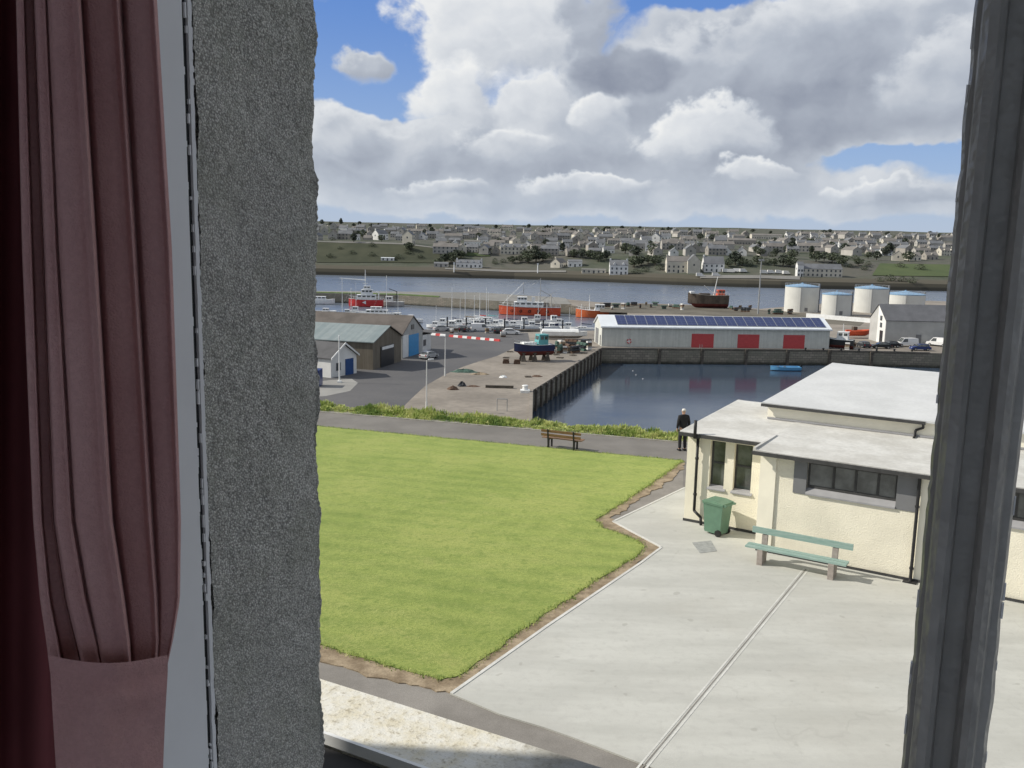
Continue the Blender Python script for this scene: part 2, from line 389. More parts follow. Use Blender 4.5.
dens = summed([(385, 160, 90, 36, .95), (330, 140, 50, 34, .75), (440, 188, 170, 20, .7), (335, 20, 30, 9, .42), (560, 145, 150, 45, .9), (690, 110, 130, 65, 1.0), (840, 90, 150, 70, 1.1), (950, 80, 80, 60, .9), (700, 42, 70, 20, .3), (660, 170, 160, 22, .6),
               (610, 196, 220, 12, .6), (880, 198, 110, 11, .6), (800, 212, 320, 9, .40), (450, 212, 220, 9, .40), (1150, 90, 120, 70, 1.0), (1350, 120, 150, 60, .9), (130, 90, 160, 80, .9)])
holes = summed([(885, 167, 100, 8, 1.0), (640, 10, 85, 15, 1.0), (765, 9, 75, 13, .9), (380, 40, 60, 42, .6), (345, 108, 60, 11, .5), (400, 115, 26, 10, .6), (930, 2, 70, 9, .6)])
high = nt.ramp(EL, 1.7, 2.7)                       # above the photo: broken cloud, thickened for neutral fill light
side = nt.ramp(nt.math('ABSOLUTE', AZ - .8), 2.6, 4.2) * nt.ramp(EL, -.2, .4)  # unseen cloud beside and behind the view, added for neutral fill
D = dens - holes + side * (nt.ramp(hi_n, .24, .40) * 1.1) + (n1 - .5) * 1.0 - .38 + high * (nt.ramp(hi_n, .26, .42) * 1.2)
alpha = nt.ramp(D, -.06, .26)
lowd = summed([(370, 172, 120, 20, .10), (560, 172, 140, 16, .12), (800, 145, 170, 18, .12)])
L = relief * .55 + (hi_n - .5) * .5 + nt.ramp(D, .8, .15) * .16 - lowd + .56
# single cumulus heads, back to front: px, py, rx, ry, lightness
for (bx, by, rx, ry, lv, k) in [(862, 66, 108, 62, .56, .5), (755, 92, 92, 50, .50, .5), (930, 105, 75, 45, .53, .4), (655, 108, 72, 42, .50, .4), (405, 158, 62, 30, .60, .4), (345, 150, 42, 26, .58, .4), (560, 150, 80, 30, .58, .4),
                               (552, 60, 52, 70, .50, .5), (487, 60, 72, 74, .76, .5), (442, 112, 44, 36, .76, .4), (525, 110, 40, 26, .74, .4), (690, 141, 54, 24, .76, .55), (598, 122, 24, 18, .70, .5), (512, 150, 42, 16, .66, .5), (850, 24, 46, 20, .80, .4), (617, 84, 40, 19, .32, .3), (366, 82, 26, 13, .52, .55),
                               (588, 187, 55, 9, .70, .6), (742, 179, 34, 10, .74, .6), (958, 192, 34, 10, .70, .6), (440, 192, 50, 8, .62, .6), (850, 196, 50, 8, .62, .6)]:
    cx, cy = sk(bx, by)
    dx = (AX - cx) * (157.0 / rx); dy = (EY - cy) * (157.0 / ry)
    ex_ = nt.math('EXPONENT', (dx * dx + dy * dy) * -.7)
    v = ex_ + ((n1 - .5) * (k * 2.9) + wx2 * (k * .8)) * nt.ramp(ex_, .03, .30)
    a_ = nt.ramp(v, .33, .64) * (nt.ramp(dy + (n1 - .5) * 1.2, -1.15, -.15) if lv > .4 else 1.0)
    rim = (1.0 - nt.ramp(v, .50, .86)) * nt.ramp(dy - dx * .5, -.2, .8) * (.13 if lv > .4 else .0)
    lp_ = (dy * .80 - dx * .5) * (.15 if lv > .4 else .05) + relief * .55 + rim + lv
    L = L + (lp_ - L) * a_ * (.92 if lv > .4 else .75)
    alpha = nt.math('MAXIMUM', alpha, a_)
cr = nt.new('ShaderNodeValToRGB'); nt.val(cr.inputs[0], L)
el = cr.color_ramp.elements
el[0].position = .0; el[0].color = (.15, .17, .215, 1); el[1].position = 1.0; el[1].color = (.92, .92, .90, 1)
e = el.new(.32); e.color = (.27, .30, .37, 1)
e = el.new(.58); e.color = (.47, .51, .575, 1)
e = el.new(.80); e.color = (.72, .745, .775, 1)
SK = .10
sc_ = nt.new('ShaderNodeVectorMath', operation='SCALE'); nt.l.new(cr.outputs[0], sc_.inputs[0]); sc_.inputs['Scale'].default_value = 1.0 / SK
# thin haze band low on the horizon
hz = nt.math('EXPONENT', EL * EL * -14.0)
grad = nt.mix(nt.ramp(EL, .0, 1.6), tuple(c / SK for c in (.36, .51, .76)), tuple(c / SK for c in (.11, .255, .66)))
skc = nt.mix(nt.ramp(EL, 6.5, 2.5) * .85, sky.outputs[0], grad)
skc = nt.mix(hz * .75, skc, tuple(c / SK for c in (.48, .56, .68)))
outc = nt.mix(alpha * .97, skc, sc_.outputs[0])
outc = nt.mix(hz * .62, outc, tuple(c / SK for c in (.46, .54, .66)))
bg = nt.new('ShaderNodeBackground'); nt.l.new(outc, bg.inputs[0]); bg.inputs[1].default_value = SK
wo = nt.new('ShaderNodeOutputWorld'); nt.l.new(bg.outputs[0], wo.inputs[0])
scene.view_settings.view_transform = 'Standard'; scene.view_settings.look = 'None'; scene.view_settings.exposure = 0
scene.render.engine = 'CYCLES'
scene.cycles.use_denoising = True
scene.cycles.max_bounces = 5; scene.cycles.diffuse_bounces = 3; scene.cycles.use_adaptive_sampling = True; scene.cycles.adaptive_threshold = .025; w.cycles.sampling_method = 'NONE'

# ------------------------------------------------------------------ flat ground pieces
def jitter(pts, step=.3, amp=.05, seed=0.0):
    out = []
    for a, b in zip(pts, pts[1:] + pts[:1]):
        a = Vector(a[:2]); b = Vector(b[:2]); L = (b - a).length; n = max(1, int(L / step)); nn = Vector((-(b - a).y, (b - a).x)).normalized()
        for i in range(n):
            p = a.lerp(b, i / n)
            out.append(p + nn * amp * (noise.noise(Vector((p.x * 1.7, p.y * 1.7, seed))) * 1.3 + noise.noise(Vector((p.x * 6, p.y * 6, seed))) * .7))
    return out
def slab(name, pts, z0, z1, mat_top, mat_side=None):
    b = MB(); n = len(pts); top = [Vector((p[0], p[1], z1)) for p in pts]
    tris = geometry.tessellate_polygon([top])
    o = len(b.v); b.v += [tuple(p) for p in top] + [(p[0], p[1], z0) for p in pts]
    for t in tris:
        p, q, r = (top[i] for i in t)
        t = tuple(t)
        if (q - p).cross(r - p).z < 0: t = t[::-1]
        b.f.append(t); b.m.append(0)
    area = sum(pts[i][0] * pts[(i + 1) % n][1] - pts[(i + 1) % n][0] * pts[i][1] for i in range(n))
    for i in range(n):
        j = (i + 1) % n
        b.f.append((i, n + i, n + j, j) if area > 0 else (i, j, n + j, n + i)); b.m.append(1 if mat_side else 0)
    return b.build(name, [mat_top, mat_side] if mat_side else [mat_top], recalc=False)
def px(*a): return [at(*q)[:2] for q in a]
def ext(a, b, x):   # extend the line a-b to the given x
    return (x, a[1] + (b[1] - a[1]) * (x - a[0]) / (b[0] - a[0]))

l0, l1 = px((322, 427), (683, 461))
k0, k1 = px((319, 412), (673, 442))
lawn_low = px((470, 668), (455, 678), (440, 681), (420, 676), (380, 664), (328, 648))
lawn_pts = [ext(l0, l1, -30)] + [l1] + px((672, 469), (650, 485), (622, 503), (603, 515), (597, 521), (601, 528), (618, 534), (637, 541), (643, 547), (640, 554), (600, 579), (560, 604), (520, 633)) + lawn_low + [ext(lawn_low[-2], lawn_low[-1], -30)]
soil_pts = [ext(l0, l1, -30)] + [l1] + px((687, 464), (678, 474), (655, 490), (627, 507), (608, 518.5), (630, 530), (664, 548), (640, 564), (600, 591), (560, 618), (500, 660), (452, 693), (425, 687), (375, 677), (326, 663)) 
soil_pts += [ext(soil_pts[-2], soil_pts[-1], -30)]
edgeline = [ext(k0, k1, -60), ext(k0, k1, 70)]
off = Vector((.29, .955)) * 1.6
terr = [(-60, -6), (70, -6), (70, edgeline[1][1] + off.y + 14), (30, edgeline[1][1] + 14 + off.y + 2), (11, ext(k0, k1, 11)[1] + off.y + 1)] + [tuple(Vector(ext(k0, k1, x)) + off) for x in (8, 0, -10, -20, -60)]
struct(slab('terrace_ground', terr, -.5, -.012, mt['asphalt'], mt['soil']))
pathp = [ext(l0, l1, -30), l1, px((683, 488))[0], (14, 30), (40, 24), ext(k0, k1, 40), ext(k0, k1, -30)]
struct(slab('footpath', pathp, -.01, -.004, mt['asphalt_path']))
struct(slab('soil_border', jitter(soil_pts, .12, .16, 3), -.011, .010, mt['soil']))
struct(slab('lawn', jitter(lawn_pts, .12, .06, 9), -.01, .024, mt['lawn'], mt['weed2']))
# path edging towards the bank
kb = MB(); a = Vector(ext(k0, k1, -30)); b_ = Vector(ext(k0, k1, 9)); d = (b_ - a).normalized(); nn = Vector((-d.y, d.x)) * .7
kb.hexa([(*(a + nn * q), z) for z in (-.01, .03) for q in ()] or [(*a, -.01), (*b_, -.01), (*(b_ + nn * .12), -.01), (*(a + nn * .12), -.01), (*a, .035), (*b_, .035), (*(b_ + nn * .12), .035), (*(a + nn * .12), .035)])
mt['kerb'] = M('worn_kerb', (.26, .25, .22), .9, .15, 2, col2=(.44, .42, .37), world=True)
struct(kb.build('path_edging', mt['kerb']))
# concrete yard
cn = px((684, 488), (612, 522), (630, 532), (660, 548), (640, 563), (545, 627), (450, 694), (500, 715), (544, 728), (572, 738), (620, 756), (660, 772))
conc = cn + [ext(cn[-2], cn[-1], 14), (40, 0), (40, 25), (16, 22), (9, 27)]
struct(slab('concrete_yard', jitter(conc, .5, .012, 5), -.01, .022, mt['concrete']))
eb = MB()
for a, b_ in zip(cn[0:6], cn[1:7]):
    a = Vector(a); b_ = Vector(b_); d = (b_ - a).normalized(); nn = Vector((-d.y, d.x)) * .07
    if nn.dot(Vector((8, 22)) - a) < 0: nn = -nn
    eb.hexa([(*a, -.01), (*b_, -.01), (*(b_ + nn), -.01), (*(a + nn), -.01), (*a, .034), (*b_, .034), (*(b_ + nn), .034), (*(a + nn), .034)])
struct(eb.build('concrete_edging', mt['concrete_edge']))
jb = MB()
for (a, b_, wd) in [((806, 570), (652, 757), .018)]:
    for o in (-.06, .06):
        p, q = Vector(at(*a)[:2]), Vector(at(*b_)[:2]); q = q + (q - p).normalized() * 3; nn = Vector((-(q - p).y, (q - p).x)).normalized()
        p = p + nn * o; q = q + nn * o
        jb.poly([(*(p - nn * wd), .0265), (*(q - nn * wd), .0265), (*(q + nn * wd), .0265), (*(p + nn * wd), .0265)])
    p, q = Vector(at(*a)[:2]), Vector(at(*b_)[:2]); q = q + (q - p).normalized() * 3
    jb.poly([(*(p - nn * .012), .0262), (*(q - nn * .012), .0262), (*(q + nn * .012), .0262), (*(p + nn * .012), .0262)], 1)
struct(jb.build('concrete_joint', [mt['concrete_edge'], mt['asphalt']]))
db = MB(); cvr = [at(692, 543.5), at(711, 541.5), at(717, 552), at(700, 554)]
db.hexa([(*p[:2], .015) for p in cvr] + [(*p[:2], .030) for p in cvr])
tag(db.build('drain_cover', mt['drain']), 'grey square drain cover set in the concrete yard in front of the green wheelie bin', 'drain cover')

# bank below the terrace
bk = MB()
ek = [tuple(Vector(ext(k0, k1, x)) + off) for x in (-70, -40, -20, -10, 0, 8)] + [(11, ext(k0, k1, 11)[1] + off.y + 1), (30, edgeline[1][1] + 14 + off.y + 2), (70, edgeline[1][1] + off.y + 14), (120, 45)]
rows = []
for j in range(9):
    t = j / 8
    rows.append([(x * (1 + .1 * t), y + 34 * t, -.02 - 17.5 * t ** .9) for x, y in ek])
fl = [p for r in rows for p in r]; n = len(ek)
bk.add(fl, [(j * n + i, j * n + i + 1, (j + 1) * n + i + 1, (j + 1) * n + i) for j in range(8) for i in range(n - 1)])
struct(bk.build('grassy_bank', mt['bank']))

# weeds along the terrace edge: nobody could count them
wb = MB(); rnd = random.Random(3)
for i in range(20000):
    x = rnd.uniform(-15, 8.2); base_ = Vector(ext(k0, k1, x)); t = rnd.random() ** .9
    p = base_ + Vector((.29, .955)) * (.18 + 1.5 * t)
    cl_ = .35 + 1.0 * noise.noise(Vector((p.x * .55, p.y * .7, 2.2))) + .8 * noise.noise(Vector((p.x * 2.1, p.y * 2, 8)))
    h = max(.05, (.13 + .30 * cl_)) * rnd.uniform(.45, 1.0) * min(1, .45 + t * 1.4)
    if noise.noise(Vector((p.x * 1.3, p.y * .9, 5.5))) < -.38 and t < .5: h *= .4
    a = rnd.uniform(0, 6.28); ln = rnd.uniform(.02, .16); dx, dy = math.cos(a), math.sin(a); wdt = rnd.uniform(.008, .022) if rnd.random() < .75 else rnd.uniform(.02, .045)
    mi = 1 if noise.noise(Vector((p.x * .8, p.y * .8, 1.0))) + rnd.uniform(-.3, .3) > .18 else 0
    b0 = Vector((p.x, p.y, -.03)); tip = b0 + Vector((dx * ln, dy * ln, h)); mid = b0.lerp(tip, .55) + Vector((0, 0, h * .12)); sd_ = Vector((-dy, dx, 0)) * wdt
    wb.add([b0 - sd_ * .5, b0 + sd_ * .5, mid + sd_, mid - sd_, tip], [(0, 1, 2, 3), (3, 2, 4)], mi)
tag(wb.build('weeds', [mt['weed'], mt['weed2']], recalc=False), 'bright green weeds and long grass growing along the far edge of the tarmac path', 'weeds', kind='stuff')
# short fringe of grass round the lawn's edge
gb = MB(); lj = jitter(lawn_pts, .12, .06, 9)
for i in range(len(lj)):
    a, b_ = lj[i], lj[(i + 1) % len(lj)]
    if (b_ - a).length > 1: continue
    for k in range(16):
        p = a.lerp(b_, rnd.random()) + Vector((rnd.gauss(0, .055), rnd.gauss(0, .055))); h = rnd.uniform(.02, .09); an = rnd.uniform(0, 6.28); l_ = rnd.uniform(.0, .05)
        b0 = Vector((p.x, p.y, .012)); tip = b0 + Vector((math.cos(an) * l_, math.sin(an) * l_, h)); s_ = Vector((-math.sin(an), math.cos(an), 0)) * rnd.uniform(.006, .014)
        gb.add([b0 - s_, b0 + s_, tip], [(0, 1, 2)], rnd.random() < .5)
tag(gb.build('edge_grass', [mt['weed2'], mt['weed']], recalc=False), 'fringe of short grass along the cut edge of the lawn', 'grass', kind='stuff')

# ------------------------------------------------------------------ cream hall
A0 = at(683.5, 521); BR = R_(-31.8)
hall = thing('hall', 'cream rendered single storey hall with pale flat roofs and dark grey window bands', 'building', A0, BR)
hl = MB()
T1 = .15   # wall A: openings e .72-1.17 and 1.44-1.97, z 1.20-2.60
def wallA():
    b = MB(); d1 = .30; zt = 2.72
    b.box(0, .72, 0, d1, 0, zt); b.box(.72, 1.17, 0, d1, 0, 1.20); b.box(.72, 1.17, 0, d1, 2.60, zt); b.box(1.17, 1.44, 0, d1, 0, zt)
    b.box(1.44, 1.97, 0, d1, 0, 1.20); b.box(1.44, 1.97, 0, d1, 2.60, zt); b.box(1.97, 2.60, 0, d1, 0, zt)
    b.box(0, .30, d1, 5.0, 0, zt)      # end wall
    b.box(.30, 2.60, 4.7, 5.0, 0, zt)
    return b
wallA().build('wall', mt['cream'], hall)
def wallB():
    b = MB(); f0 = -1.32; d1 = -1.02; zt = 2.76
    b.box(2.60, 3.03, f0 - .05, d1, 0, zt, 1)           # smooth corner pier
    b.box(3.03, 3.50, f0, d1, 0, zt); b.box(3.50, 6.53, f0, d1, 0, 1.79); b.box(3.50, 6.53, f0, d1, 2.70, zt)
    b.box(3.50, 3.84, f0 + .06, d1, 1.79, 2.70); b.box(6.08, 6.53, f0 + .06, d1, 1.79, 2.70)
    b.box(6.53, 6.62, f0, d1, 0, zt); b.box(6.62, 6.95, f0 - .05, d1, 0, zt, 1)
    b.box(6.95, 7.6, f0, d1, 0, zt); b.box(7.6, 11.4, f0, d1, 0, 1.79); b.box(7.6, 11.4, f0, d1, 2.70, zt); b.box(11.4, 12.5, f0, d1, 0, zt)
    b.box(2.60, 2.90, d1, -.002, 0, zt, 1)              # return to wall A
    b.box(12.2, 12.5, d1, 2.7, 0, zt)
    return b
wallB().build('wall', [mt['cream'], mt['cream_smooth']], hall)
def wallU():
    b = MB(); b.box(1.55, 12.3, 2.75, 3.0, 0, 3.36); b.box(1.55, 1.80, 3.0, 11.9, 0, 3.40); b.box(1.8, 12.3, 11.6, 11.9, 0, 3.5); return b
wallU().build('upper_wall', mt['cream_smooth'], hall)
b = MB(); b.box(-.02, 2.58, -.02, -.001, .0, .10); b.box(2.62, 12.5, -1.395, -1.371, .0, .09); b.build('plinth', mt['dark_fascia'], hall)
# roofs
def roof(name, e0, e1, d0, d1, z0, z1, th, mat, wob=.0):
    b = MB(); nx = 14; ny = 10; top = []
    for j in range(ny + 1):
        for i in range(nx + 1):
            u = i / nx; v = j / ny; z = z0 + (z1 - z0) * v + wob * noise.noise(Vector((u * 4 + e0, v * 3, 2)))
            if i in (0, nx): z = z0 + (z1 - z0) * v + .012
            top.append((e0 + (e1 - e0) * u, d0 + (d1 - d0) * v, z))
    n = nx + 1; k = len(top); bot = [(x, y, z - th) for x, y, z in top]
    fs = [(j * n + i, j * n + i + 1, (j + 1) * n + i + 1, (j + 1) * n + i) for j in range(ny) for i in range(nx)]
    b.add(top + bot, fs + [tuple(k + q for q in f[::-1]) for f in fs] + [(i, k + i, k + i + 1, i + 1) for i in range(nx)] + [(ny * n + i, ny * n + i + 1, k + ny * n + i + 1, k + ny * n + i) for i in range(nx)]
          + [(j * n, (j + 1) * n, k + (j + 1) * n, k + j * n) for j in range(ny)] + [(j * n + nx, k + j * n + nx, k + (j + 1) * n + nx, (j + 1) * n + nx) for j in range(ny)])
    return b.build(name, mat, hall)
roof('roof', -.15, 2.62, -.30, 5.1, 2.815, 3.0, .05, mt['roof_felt_worn'], .01)
roof('roof', 2.45, 12.7, -1.62, 2.742, 2.87, 2.915, .05, mt['roof_felt_worn'], .012)
roof('upper_roof', 1.40, 12.45, 2.58, 12.05, 3.44, 3.70, .06, mt['roof_felt'], .01)
b = MB(); b.box(2.452, 2.52, -1.60, .45, 2.885, 2.935); b.build('roof_kerb', mt['roof_felt_worn'], hall)
b = MB(); b.box(-.16, 2.42, -.36, -.305, 2.70, 2.80); b.box(2.44, 12.7, -1.69, -1.625, 2.75, 2.845); b.box(1.39, 6.12, 2.52, 2.575, 3.33, 3.415)
b.build('gutter', mt['dark_fascia'], hall)
b = MB(); b.box(1.56, 12.3, 2.70, 2.748, 2.93, 2.985); b.build('flashing', mt['grey_sill'], hall)
# rain pipes
b = MB(); b.path([(.36, -.12, 2.70), (.36, -.12, .42), (.58, -.14, .26), (.60, -.14, .02)], .045); b.tube((.36, -.12, 2.0), (.36, -.12, 2.06), .06); b.tube((.36, -.12, .9), (.36, -.12, .96), .06); b.tube((.36, -.40, 2.68), (.36, -.40, 3.22), .05); b.tube((.36, -.12, 2.66), (.36, -.40, 2.72), .05)
b.build('downpipe', mt['black_metal'], hall, True)
b = MB(); b.path([(6.58, -1.44, 2.76), (6.58, -1.44, .08), (6.58, -1.55, .03)], .04); b.tube((6.58, -1.44, 1.95), (6.58, -1.44, 2.0), .055); b.tube((6.58, -1.44, .35), (6.58, -1.44, .4), .055); b.box(6.42, 6.74, -1.6, -1.40, .0, .05)
b.build('downpipe', mt['black_metal'], hall)
b = MB(); b.path([(6.06, 2.54, 3.36), (6.06, 2.66, 3.22), (5.86, 2.68, 3.12), (5.86, 2.66, 2.95), (5.86, 2.45, 2.93)], .035); b.build('downpipe', mt['black_metal'], hall)
# windows of wall A
for x0, x1 in ((.72, 1.17), (1.44, 1.97)):
    f = MB(); y0, y1 = .14, .20
    f.box(x0 + .002, x0 + .05, y0, y1, 1.202, 2.598); f.box(x1 - .05, x1 - .002, y0, y1, 1.202, 2.598); f.box(x0 + .05, x1 - .05, y0, y1, 2.55, 2.598); f.box(x0 + .05, x1 - .05, y0, y1, 1.202, 1.26); f.box(x0 + .05, x1 - .05, y0, y1, 1.90, 1.96)
    fo = f.build('window', mt['dark_fascia'], hall)
    for z0, z1 in ((1.26, 1.90), (1.96, 2.55)):
        g = MB(); g.box(x0 + .05, x1 - .05, y0 + .02, y0 + .03, z0, z1); g.build('pane', mt['glass'], fo)
    g = MB(); g.hexa([(x0 - .04, -.05, 1.12), (x1 + .06, -.05, 1.12), (x1 + .06, -.001, 1.12), (x0 - .04, -.001, 1.12), (x0 - .04, -.05, 1.15), (x1 + .06, -.05, 1.15), (x1 + .06, -.001, 1.20), (x0 - .04, -.001, 1.20)])
    g.hexa([(x0 + .002, 0, 1.201), (x1 - .002, 0, 1.201), (x1 - .002, .14, 1.201), (x0 + .002, .14, 1.201), (x0 + .002, 0, 1.205), (x1 - .002, 0, 1.205), (x1 - .002, .14, 1.25), (x0 + .002, .14, 1.25)])
    g.build('sill', mt['grey_sill'], fo)
# band window of wall B
def band(e0, e1, w0, w1, cuts):
    f = MB(); y0, y1 = -1.24, -1.16
    f.box(w0, w0 + .05, y0, y1, 1.97, 2.70); f.box(w1 - .05, w1, y0, y1, 1.97, 2.70); f.box(w0 + .05, w1 - .05, y0, y1, 2.62, 2.70); f.box(w0 + .05, w1 - .05, y0, y1, 1.97, 2.04)
    for c in cuts: f.box(c - .03, c + .03, y0, y1, 2.04, 2.62)
    fo = f.build('window', mt['dark_fascia'], hall)
    xs = [w0 + .05] + list(cuts) + [w1 - .05]
    for i, (a, c) in enumerate(zip(xs, xs[1:])):
        a2 = a + (.03 if i else 0); c2 = c - (.03 if i < len(xs) - 2 else 0)
        g = MB(); g.box(a2, c2, y0 + .03, y0 + .04, 2.04, 2.62); g.build('pane', mt['glass'], fo)
    g = MB(); g.hexa([(w0, -1.38, 1.80), (w1, -1.38, 1.80), (w1, -1.24, 1.80), (w0, -1.24, 1.80), (w0, -1.38, 1.84), (w1, -1.38, 1.84), (w1, -1.24, 1.97), (w0, -1.24, 1.97)]); g.build('sill', mt['grey_sill'], fo)
    g = MB(); g.box(e0 + .002, w0 - .002, -1.345, -1.262, 1.80, 2.695); g.build('panel', mt['grey_panel'], hall)
    g = MB(); g.box(w1 + .002, e1 - .002, -1.345, -1.262, 1.80, 2.695); g.build('panel', mt['grey_panel'], hall)
band(3.50, 6.53, 3.84, 6.06, (4.50, 5.05, 5.60))
band(7.60, 11.4, 7.94, 11.06, (8.7, 9.5, 10.3))

def hw(e_, d_, z=0): return A0 + Matrix.Rotation(BR, 3, 'Z') @ Vector((e_, d_, z))
# wheelie bin
wbn = thing('wheelie_bin', 'green plastic wheelie bin standing against the cream hall wall below its narrow windows', 'bin', hw(1.24, -.62, .022), BR + R_(8), None, .95)
b = MB(); b.hexa([(-.22, -.28, .06), (.22, -.28, .06), (.22, .27, .06), (-.22, .27, .06), (-.27, -.34, .98), (.27, -.34, .98), (.27, .34, .98), (-.27, .34, .98)])
b.box(-.29, .29, -.36, .36, .94, .985); b.box(-.22, -.15, -.30, -.27, .1, .9); b.box(.15, .22, -.30, -.27, .1, .9); b.build('body', mt['bin_green'], wbn)
b = MB(); b.prism([(-.37, .99), (.37, .99), (.36, 1.03), (.1, 1.075), (-.30, 1.06), (-.37, 1.02)], -.30, .30, 'x'); b.build('lid', mt['bin_lid'], wbn)
b = MB(); b.tube((-.26, .45, 1.0), (.26, .45, 1.0), .025); b.box(-.27, -.21, .33, .45, .96, 1.02); b.box(.21, .27, .33, .45, .96, 1.02); b.build('handle', mt['bin_green'], wbn)
for s in (-1, 1):
    b = MB(); b.tube((s * .21, .22, .10), (s * .29, .22, .10), .10, n=16); b.build('wheel', mt['rubber'], wbn, False)
wbn.rotation_euler[2] = BR - R_(104)
# teal bench
tb = thing('bench', 'long bench with teal planks on concrete legs in front of the cream hall wall', 'bench', hw(0, 0, .022), BR)
b = MB(); b.box(2.72, 5.28, -2.12, -2.07, .74, .90); b.build('backrest', mt['teal_wood'], tb)
b = MB(); b.box(2.66, 5.22, -2.50, -2.34, .42, .465); b.box(2.66, 5.22, -2.31, -2.15, .42, .465); b.build('seat', mt['teal_wood'], tb)
for x in (3.06, 4.86):
    b = MB(); b.prism([(-2.50, 0), (-2.10, 0), (-2.06, .42), (-2.02, .80), (-2.066, .86), (-2.066, .72), (-2.125, .72), (-2.14, .419), (-2.50, .419)], x - .07, x + .07, 'x'); b.build('leg', mt['conc_leg'], tb)
# slatted bench on the path
p, q = at(548.5, 448), at(573.5, 451); ang = math.atan2((q - p).y, (q - p).x)
gb_ = thing('bench', 'brown slatted wooden bench on the tarmac path facing the harbour at the lawn edge', 'bench', (*((p + q) / 2)[:2], 0), ang)
for z in (.50, .66):
    b = MB(); b.hexa([(-.85, -.06, z), (.85, -.06, z), (.85, -.03, z), (-.85, -.03, z), (-.85, -.09, z + .11), (.85, -.09, z + .11), (.85, -.06, z + .11), (-.85, -.06, z + .11)]); b.build('back_slat', mt['wood_slat'], gb_)
for y in (.02, .17, .32):
    b = MB(); b.box(-.85, .85, y, y + .11, .40, .435); b.build('seat_slat', mt['wood_slat'], gb_)
for x in (-.55, .55):
    b = MB(); b.prism([(-.02, 0), (.05, 0), (.06, .40), (-.03, .40), (-.10, .80), (-.125, .80), (-.06, .38)], x - .03, x + .03, 'x'); b.box(x - .03, x + .03, .35, .41, 0, .40); b.box(x - .03, x + .03, .05, .35, .34, .395); b.build('leg', mt['black_metal'], gb_)

# ------------------------------------------------------------------ person
def skin(name, verts, edges, rad, mat, parent, root=0, sub=2):
    me = bpy.data.meshes.new(name); me.from_pydata(verts, edges, []); o = bpy.data.objects.new(name, me); COL.objects.link(o)
    md = o.modifiers.new('skin', 'SKIN'); md.use_smooth_shade = True
    for i, r in enumerate(rad):
        sv = me.skin_vertices[0].data[i]; sv.radius = r if isinstance(r, tuple) else (r, r); sv.use_root = (i == root)
    ms = o.modifiers.new('sub', 'SUBSURF'); ms.levels = sub; ms.render_levels = sub
    bpy.context.view_layer.update(); dg = bpy.context.evaluated_depsgraph_get()
    nm = bpy.data.meshes.new_from_object(o.evaluated_get(dg)); o.modifiers.clear(); o.data = nm; bpy.data.meshes.remove(me)
    nm.materials.clear(); nm.materials.append(mat); nm.polygons.foreach_set('material_index', [0] * len(nm.polygons)); nm.polygons.foreach_set('use_smooth', [True] * len(nm.polygons))
    nm.name = name; o.parent = parent; return o
pp = at(682, 450.5)
per = thing('person', 'white haired person in black clothes standing on the path, back turned, beside the hall corner', 'person', (pp.x, pp.y, 0), R_(12))
# +y is the way the person faces (towards the water)
V = [(0, 0, .93), (0, .0, 1.12), (0, -.01, 1.36), (0, .0, 1.47), (0, .02, 1.535), (0, .03, 1.63), (0, .025, 1.70)]
Rr = [(.15, .11), (.145, .10), (.17, .10), (.065, .06), (.055, .055), (.075, .09), (.055, .07)]
Ed = [(i, i + 1) for i in range(6)]
def limb(start, pts):
    k = start
    for p_, r_ in pts:
        V.append(p_); Rr.append(r_); Ed.append((k, len(V) - 1)); k = len(V) - 1
    return k
for s in (-1, 1):
    limb(0, [((s * .09, 0, .84), .085), ((s * .105, .02, .48), .058), ((s * .11, -.01, .10), .042), ((s * .115, .10, .035), .035)])
    h = limb(2, [((s * .17, -.01, 1.41), .06), ((s * .23, -.03, 1.13), .042), ((s * .225, .06, .90), .030), ((s * .22, .085, .83), (.018, .032))])
    for q in range(4):
        limb(h, [((s * .222, .062 + .016 * q, .785 - .004 * abs(q - 1.5)), .0085), ((s * .214, .066 + .016 * q, .750 + .006 * abs(q - 1)), .0075)])
    limb(h, [((s * .205, .125, .805), .009), ((s * .20, .13, .775), .008)])
V.append((0, .135, 1.625)); Rr.append(.014); Ed.append((5, len(V) - 1))          # nose
for s in (-1, 1): V.append((s * .085, .02, 1.625)); Rr.append(.016); Ed.append((5, len(V) - 1))   # ears
skin('body', V, Ed, Rr, mt['skin'], per)
skin('jacket', [(0, 0, .86), (0, 0, 1.10), (0, -.01, 1.38), (0, 0, 1.51), (-.18, -.01, 1.41), (-.24, -.035, 1.13), (-.232, .05, .92), (.18, -.01, 1.40), (.24, -.035, 1.13), (.232, .05, .92)],
     [(0, 1), (1, 2), (2, 3), (2, 4), (4, 5), (5, 6), (2, 7), (7, 8), (8, 9)], [(.19, .14), (.18, .13), (.20, .13), (.085, .08), .085, .06, .05, .085, .06, .05], mt['jacket'], per)
skin('trousers', [(0, 0, .92), (-.095, 0, .82), (-.108, .02, .48), (-.112, -.005, .08), (.095, 0, .82), (.108, .02, .48), (.112, -.005, .08)], [(0, 1), (1, 2), (2, 3), (0, 4), (4, 5), (5, 6)],
     [(.165, .125), .105, .078, .065, .105, .078, .065], mt['trouser'], per)
skin('hair', [(0, -.015, 1.60), (0, .01, 1.68), (0, .015, 1.735)], [(0, 1), (1, 2)], [(.085, .075), (.095, .10), (.06, .07)], mt['hair'], per)
for s in (-1, 1):
    b = MB(); b.hexa([(s * .112 - .05, -.08, 0), (s * .112 + .05, -.08, 0), (s * .112 + .045, .19, 0), (s * .112 - .045, .19, 0), (s * .112 - .045, -.07, .09), (s * .112 + .045, -.07, .09), (s * .112 + .035, .16, .05), (s * .112 - .035, .16, .05)]); b.build('shoe', mt['black'], per)
